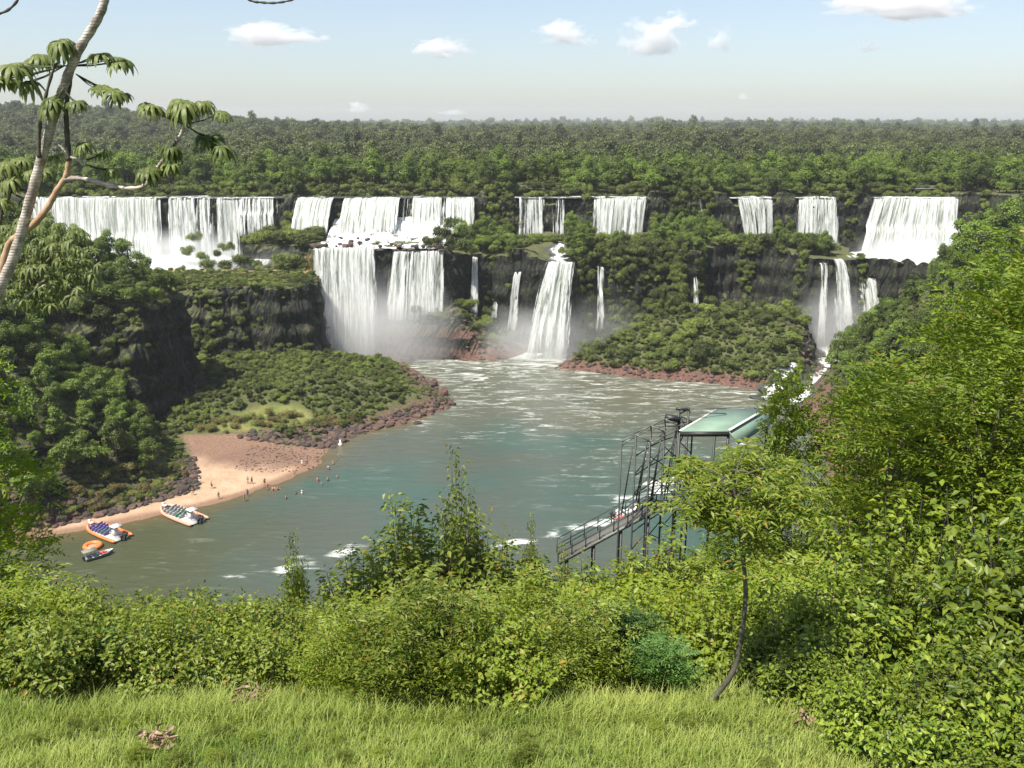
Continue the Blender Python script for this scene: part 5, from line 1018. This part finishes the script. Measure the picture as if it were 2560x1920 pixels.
b = thing('marker_buoy', 'small white pointed float in the water off the far end of the sand', 'buoy', tuple(G(851, 1113, 0))); m = MB(); m.tube([(0, 0, -.2), (0, 0, .35), (0, 0, .5), (0, 0, 1.5)], [.45, .5, .3, .05], 14); m.build('float_body', M['white'], b, True); m = MB(); m.tube([(0, 0, 1.4), (0, 0, 1.9)], .04, 6); m.build('mast', M['grey'], b)
# ---------------------------------------------------------------- people
def skin(name, J, E, mat, root=0, sub=1):
    me = bpy.data.meshes.new(name); me.from_pydata([j[:3] for j in J], E, []); o = bpy.data.objects.new(name, me); COL.objects.link(o)
    sk = o.modifiers.new('s', 'SKIN'); sk.use_smooth_shade = True; sb = o.modifiers.new('b', 'SUBSURF'); sb.levels = sub; sb.render_levels = sub
    for i, j in enumerate(J): r = j[3]; me.skin_vertices[0].data[i].radius = (r, j[4] if len(j) > 4 else r); me.skin_vertices[0].data[i].use_root = (i == root)
    dg = bpy.context.evaluated_depsgraph_get(); out = bpy.data.meshes.new_from_object(o.evaluated_get(dg)); out.name = name; bpy.data.objects.remove(o); out.materials.clear(); out.materials.append(mat)
    out.polygons.foreach_set('use_smooth', np.ones(len(out.polygons), bool)); return out
def pose(kind):
    h = dict(stand=(0, 0), walk=(.22, -.2), sit=None)
    if kind == 'sit':
        J = [(0, 0, .16, .13, .15), (0, -.08, .4, .12, .14), (0, -.1, .62, .13, .18), (0, -.08, .72, .06), (0, -.05, .82, .09, .1), (0, -.04, .92, .1), (0, -.04, 1.0, .06)]
        legs = [(.1, .0, .14, .1), (.14, .3, .4, .07), (.14, .5, .08, .045), (.14, .62, .04, .04)]; arms = [(.2, -.1, .62, .055), (.27, .02, .42, .045), (.2, .24, .36, .035), (.18, .32, .36, .035)]
    else:
        f = h.get(kind, (0, 0)); J = [(0, 0, .95, .13, .15), (0, 0, 1.15, .11, .13), (0, 0, 1.37, .12, .17), (0, 0, 1.49, .055), (0, .01, 1.56, .08), (0, .01, 1.66, .1), (0, 0, 1.74, .06)]
        legs = None
    E = [(i, i+1) for i in range(6)]
    for si, s in enumerate((-1, 1)):
        if kind == 'sit': lg = legs; ar = arms
        else:
            q = f[si]; lg = [(.1, 0, .86, .095), (.11, q*.6+.02, .5, .065), (.11, q*1.1-.02, .1, .042), (.12, q*1.1+.13, .03, .035)]
            if kind == 'stand' and s == 1: ar = [(.2, 0, 1.4, .06), (.36, .02, 1.2, .045), (.2, .1, 1.02, .035), (.15, .12, 1.0, .035)]
            elif kind == 'wave' and s == 1: ar = [(.2, 0, 1.42, .06), (.36, .0, 1.6, .045), (.34, .03, 1.85, .035), (.33, .04, 1.95, .035)]
            else: ar = [(.2, 0, 1.4, .06), (.25, -q*.7, 1.12, .045), (.24, -q*.9+.08, .87, .035), (.24, -q*.9+.1, .78, .035)]
        b0 = len(J); J += [(s*x, y, z_, r) for x, y, z_, r in lg]; E += [(0, b0)]+[(b0+i, b0+i+1) for i in range(3)]
        b1 = len(J); J += [(s*x, y, z_, r) for x, y, z_, r in ar]; E += [(2, b1)]+[(b1+i, b1+i+1) for i in range(3)]
    body = skin('body', J, E, M['skin'])
    lgL, lgR = J[7], J[15]
    kn = lambda j, k_: tuple(j[i]+(k_[i]-j[i])*.75 for i in range(3))
    sh = skin('shorts', [(*J[0][:3], .15, .17), (*J[7][:3], .115), (*kn(J[7], J[8]), .1), (*J[15][:3], .115), (*kn(J[15], J[16]), .1)], [(0, 1), (1, 2), (0, 3), (3, 4)], M['black'])
    tp = skin('shirt', [(*J[1][:3], .14, .16), (*J[2][:3], .145, .19), (J[11][0]*.95, J[11][1], J[11][2], .085), (J[19][0]*.95, J[19][1], J[19][2], .085)], [(0, 1), (1, 2), (1, 3)], M['white'])
    hr = skin('hair', [(J[5][0], J[5][1]-.03, J[5][2]+.02, .105), (J[6][0], J[6][1]-.02, J[6][2]+.02, .075)], [(0, 1)], plain('dark_hair', (.03, .02, .015), .7))
    return body, sh, tp, hr
PO = {k: pose(k) for k in ('stand', 'walk', 'wave', 'sit')}
CM = {k: plain('cloth_'+k, c, .8) for k, c in dict(white=(.8, .8, .78), red=(.55, .04, .04), blue=(.05, .1, .4), black=(.03, .03, .035), yellow=(.7, .5, .08), green=(.08, .3, .15), pink=(.7, .3, .35), grey=(.3, .3, .3)).items()}
def person(px, py, kind, shorts, shirt, label, wade=0):
    p = G(px, py, .3); z = max(hz(p.x, p.y), -5); z = -wade if wade else max(z, .02)
    t = thing('person', label, 'person', (p.x, p.y, z), random.random()*6.28, 'people on and off the beach'); bd, sh, tp, hr = PO[kind]
    obj('body', bd, t)
    def cl(nm, me, m_):
        o = obj(nm, me, t); 
        if m_: 
            me2 = me.copy(); me2.materials.clear(); me2.materials.append(CM[m_]); o.data = me2
    if shorts: cl('shorts', sh, shorts)
    if shirt: cl('shirt', tp, shirt)
    cl('hair', hr, None)
for a in ((500, 1214, 'stand', 'white', 'white', 'person in white standing at the upper left of the sand, by the boulders'), (530, 1224, 'walk', 'black', 'black', 'person in black walking on the pale sand above the boats'),
    (547, 1247, 'stand', 'grey', 'grey', 'person in grey standing in the middle of the pale sand'), (483, 1240, 'walk', 'white', 'pink', 'person in a pink top at the edge of the boulders'),
    (620, 1210, 'stand', 'white', 'white', 'person in white by the low dark stones on the sand'), (630, 1210, 'walk', 'black', None, 'person in black shorts beside the one in white by the stones'),
    (662, 1212, 'stand', 'black', 'black', 'dark figure standing where the sand narrows'), (668, 1222, 'walk', 'red', None, 'person in red shorts just below the dark figure'), (619, 1238, 'wave', 'blue', None, 'person in blue shorts raising an arm near the waterline'),
    (611, 1250, 'stand', 'yellow', None, 'person in yellow shorts at the waterline, nearest the beached boats'), (682, 1222, 'sit', 'red', 'pink', 'person in pink sitting at the left of the row by the water'), (689, 1222, 'sit', 'black', 'white', 'person in white sitting in the middle of the row by the water'), (696, 1221, 'sit', 'blue', 'grey', 'person in grey sitting at the right of the row by the water'),
    (756, 1165, 'stand', 'white', 'white', 'person in white standing far up the wet sand')): person(*a)
for a in ((715, 1244, 'stand', 'black', None, 'bather up to the waist, nearest the camera', .85), (739, 1232, 'wave', 'blue', None, 'bather raising an arm, second from the camera', .8), (755, 1229, 'stand', 'white', 'white', 'bather in a white shirt beside the one raising an arm', .8), (804, 1211, 'stand', 'white', 'white', 'bather in a white shirt farthest out in the water', .7),
    (794, 1200, 'walk', 'red', None, 'bather in red shorts wading behind the white-shirted one', .7), (820, 1199, 'stand', 'black', None, 'bather in black shorts in the group off the sand', .7), (843, 1192, 'stand', 'yellow', 'yellow', 'bather in yellow farthest right in the water', .8), (821, 1172, 'walk', 'blue', 'white', 'bather in white and blue wading off the far sand', .5), (832, 1158, 'wave', 'green', None, 'bather in green shorts waving near the pointed float', .6), (848, 1140, 'stand', 'grey', 'grey', 'bather in grey closest to the pointed float', .6)): person(*a)
# ---------------------------------------------------------------- clouds, far beyond the haze
m, nt, out = newmat('cloud_vapour'); n = N(nt); tc = n.n('TexCoord').outputs['Object']; oi = n.n('ObjectInfo').outputs['Random']
nt_ = n.n('VectorMath', i0=tc, i1=n.n('CombineXYZ', i0=n.math('MULTIPLY', oi, 37), i1=n.math('MULTIPLY', oi, 11)).outputs[0]); nt_.operation = 'ADD'
a = n.noise(nt_.outputs[0], 1.7, 6, .6, .3); L = n.n('VectorMath', i0=tc); L.operation = 'LENGTH'; sz = n.n('SeparateXYZ', i0=tc).outputs[2]
d_ = n.math('SUBTRACT', n.math('ADD', n.math('MULTIPLY', n.math('SUBTRACT', a, .5), 2.6), .62), L.outputs['Value'])
d_ = n.math('MULTIPLY', n.mr(d_, 0, .3), n.mr(sz, -.62, -.38)); v = n.n('VolumePrincipled', Color=(1, 1, 1, 1), Anisotropy=0.0, Density=n.math('MULTIPLY', d_, .0065)); n.link(v.outputs[0], out.inputs['Volume'])
def cloud(px, py, wpx, hpx, label, Y=11000):
    c = D(px, py, Y); k = Y/F; bm = bmesh.new(); bmesh.ops.create_icosphere(bm, subdivisions=3, radius=1.0); me = bpy.data.meshes.new('cloud'); bm.to_mesh(me); bm.free(); me.materials.append(m)
    o = obj('cloud', me, loc=c); o.scale = (wpx*k*.58, wpx*k*.42, hpx*k*.7); tag(o, label, 'cloud', 'small fair-weather clouds')
for a in ((655, 90, 200, 62, 'flat-based cloud at the upper left, leftmost of the high row'), (745, 92, 150, 34, 'thin right end of the leftmost high cloud'), (1105, 122, 160, 55, 'long low cloud, second of the high row'), (1415, 88, 160, 60, 'small puffy cloud in the middle of the high row'), (1630, 100, 170, 90, 'tallest puffy cloud right of the middle'), (1690, 55, 110, 46, 'small puff at the top of the tallest cloud'), (1800, 100, 70, 70, 'little ragged cloud right of the tallest one'), (2180, 12, 260, 50, 'cloud cut by the top edge, left part'), (2300, 18, 260, 80, 'large cloud cut by the top edge at the right'), (895, 268, 72, 34, 'small cloud low over the forest, left'), (1135, 281, 80, 16, 'faint sliver of cloud just over the forest'), (1858, 242, 36, 18, 'tiny cloud low at the right'), (2172, 118, 60, 36, 'faint small cloud below the large right one')): cloud(*a)
# ---------------------------------------------------------------- air: mist and haze
def vol_mat(name, dens, col=(1, 1, 1), aniso=.2):
    m, nt, out = newmat(name); v = nt.nodes.new('ShaderNodeVolumePrincipled'); v.inputs['Density'].default_value = dens; v.inputs['Color'].default_value = (*col, 1); v.inputs['Anisotropy'].default_value = aniso
    nt.links.new(v.outputs[0], out.inputs['Volume']); return m
def mist_mat(dens):
    m, nt, out = newmat('mist_spray'); n = N(nt); tc = n.n('TexCoord').outputs['Object']; oi = n.n('ObjectInfo').outputs['Random']
    vv_ = n.n('VectorMath', i0=tc, i1=n.n('CombineXYZ', i0=n.math('MULTIPLY', oi, 31), i1=oi).outputs[0]); vv_.operation = 'ADD'; L = n.n('VectorMath', i0=tc); L.operation = 'LENGTH'
    d = n.mr(n.math('ADD', n.math('SUBTRACT', 1, L.outputs['Value']), n.math('MULTIPLY', n.math('SUBTRACT', n.noise(vv_.outputs[0], 1.6, 4, .55), .5), 1.0)), .0, .8)
    v = n.n('VolumePrincipled', Color=(1, 1, 1, 1), Anisotropy=.1, Density=n.math('MULTIPLY', d, dens)); n.link(v.outputs[0], out.inputs['Volume']); return m
def puff(c, r, dens, label):
    bm = bmesh.new(); bmesh.ops.create_icosphere(bm, subdivisions=3, radius=1); me = bpy.data.meshes.new('mist'); bm.to_mesh(me); bm.free(); me.materials.append(mist_mat(dens))
    o = obj('mist', me, loc=c); o.scale = r; tag(o, label, kind='stuff')
puff((-44, 281, 7), (31, 10, 26), .11, 'spray drifting at the foot of the great double fall')
puff((8, 281, 5), (22, 9, 17), .08, 'spray at the foot of the tall bright fall')
puff((-116, 320, 28), (26, 10, 13), .1, 'spray below the far left curtain')
puff((105, 284, 8), (17, 8, 20), .08, 'spray at the foot of the fan-shaped fall')
puff((142, 316, 27), (26, 13, 13), .1, 'spray below the large right fall')
hb = MB(); hb.box((0, 4000, 85), (19000, 8200, 192)); puff((-78, 300, 26), (16, 8, 10), .07, 'faint spray drifting over the flat-topped promontory'); puff((30, 288, 8), (20, 7, 14), .035, 'faint spray along the foot of the middle cliffs'); ho = hb.build('haze', vol_mat('haze_air', 9e-5, (.93, .97, 1), .1)); tag(ho, 'thin humid haze over the gorge and forest', kind='stuff')
# ---------------------------------------------------------------- light and sky
w = bpy.data.worlds.new("World"); SC.world = w; w.use_nodes = True; nt = w.node_tree
sky = nt.nodes.new('ShaderNodeTexSky'); sky.sky_type = 'NISHITA'; sky.sun_disc = False
SUN = Vector((-.5, -.45, 1.2)).normalized(); el = math.asin(SUN.z)
sky.sun_elevation = el; sky.sun_rotation = math.atan2(SUN.x, SUN.y); sky.dust_density = 1.3; sky.air_density = 1.0; sky.ozone_density = 1.0; sky.altitude = 200
bg = nt.nodes['Background']; tn = nt.nodes.new('ShaderNodeMix'); tn.data_type = 'RGBA'; tn.blend_type = 'MULTIPLY'; tn.inputs[0].default_value = 1; nt.links.new(sky.outputs[0], tn.inputs[6]); tn.inputs[7].default_value = (.93, .95, 1.0, 1); hs = nt.nodes.new('ShaderNodeHueSaturation'); hs.inputs['Saturation'].default_value = .82; nt.links.new(tn.outputs[2], hs.inputs['Color']); nt.links.new(hs.outputs[0], bg.inputs[0]); bg.inputs[1].default_value = .1
sl = bpy.data.lights.new('sun', 'SUN'); sl.energy = 5.0; sl.angle = math.radians(.53); sl.color = (1, .95, .86)
so = bpy.data.objects.new('sun', sl); COL.objects.link(so); so.rotation_euler = (-SUN).to_track_quat('-Z', 'Y').to_euler(); so.location = (0, 0, 300)
SC.view_settings.view_transform = 'Standard'; SC.view_settings.look = 'None'; SC.view_settings.exposure = .75; SC.view_settings.gamma = 1
SC.cycles.max_bounces = 6; SC.cycles.transparent_max_bounces = 16; SC.cycles.volume_bounces = 4; SC.cycles.diffuse_bounces = 3; SC.cycles.glossy_bounces = 2
SC.cycles.caustics_reflective = False; SC.cycles.caustics_refractive = False; SC.cycles.sample_clamp_indirect = 6
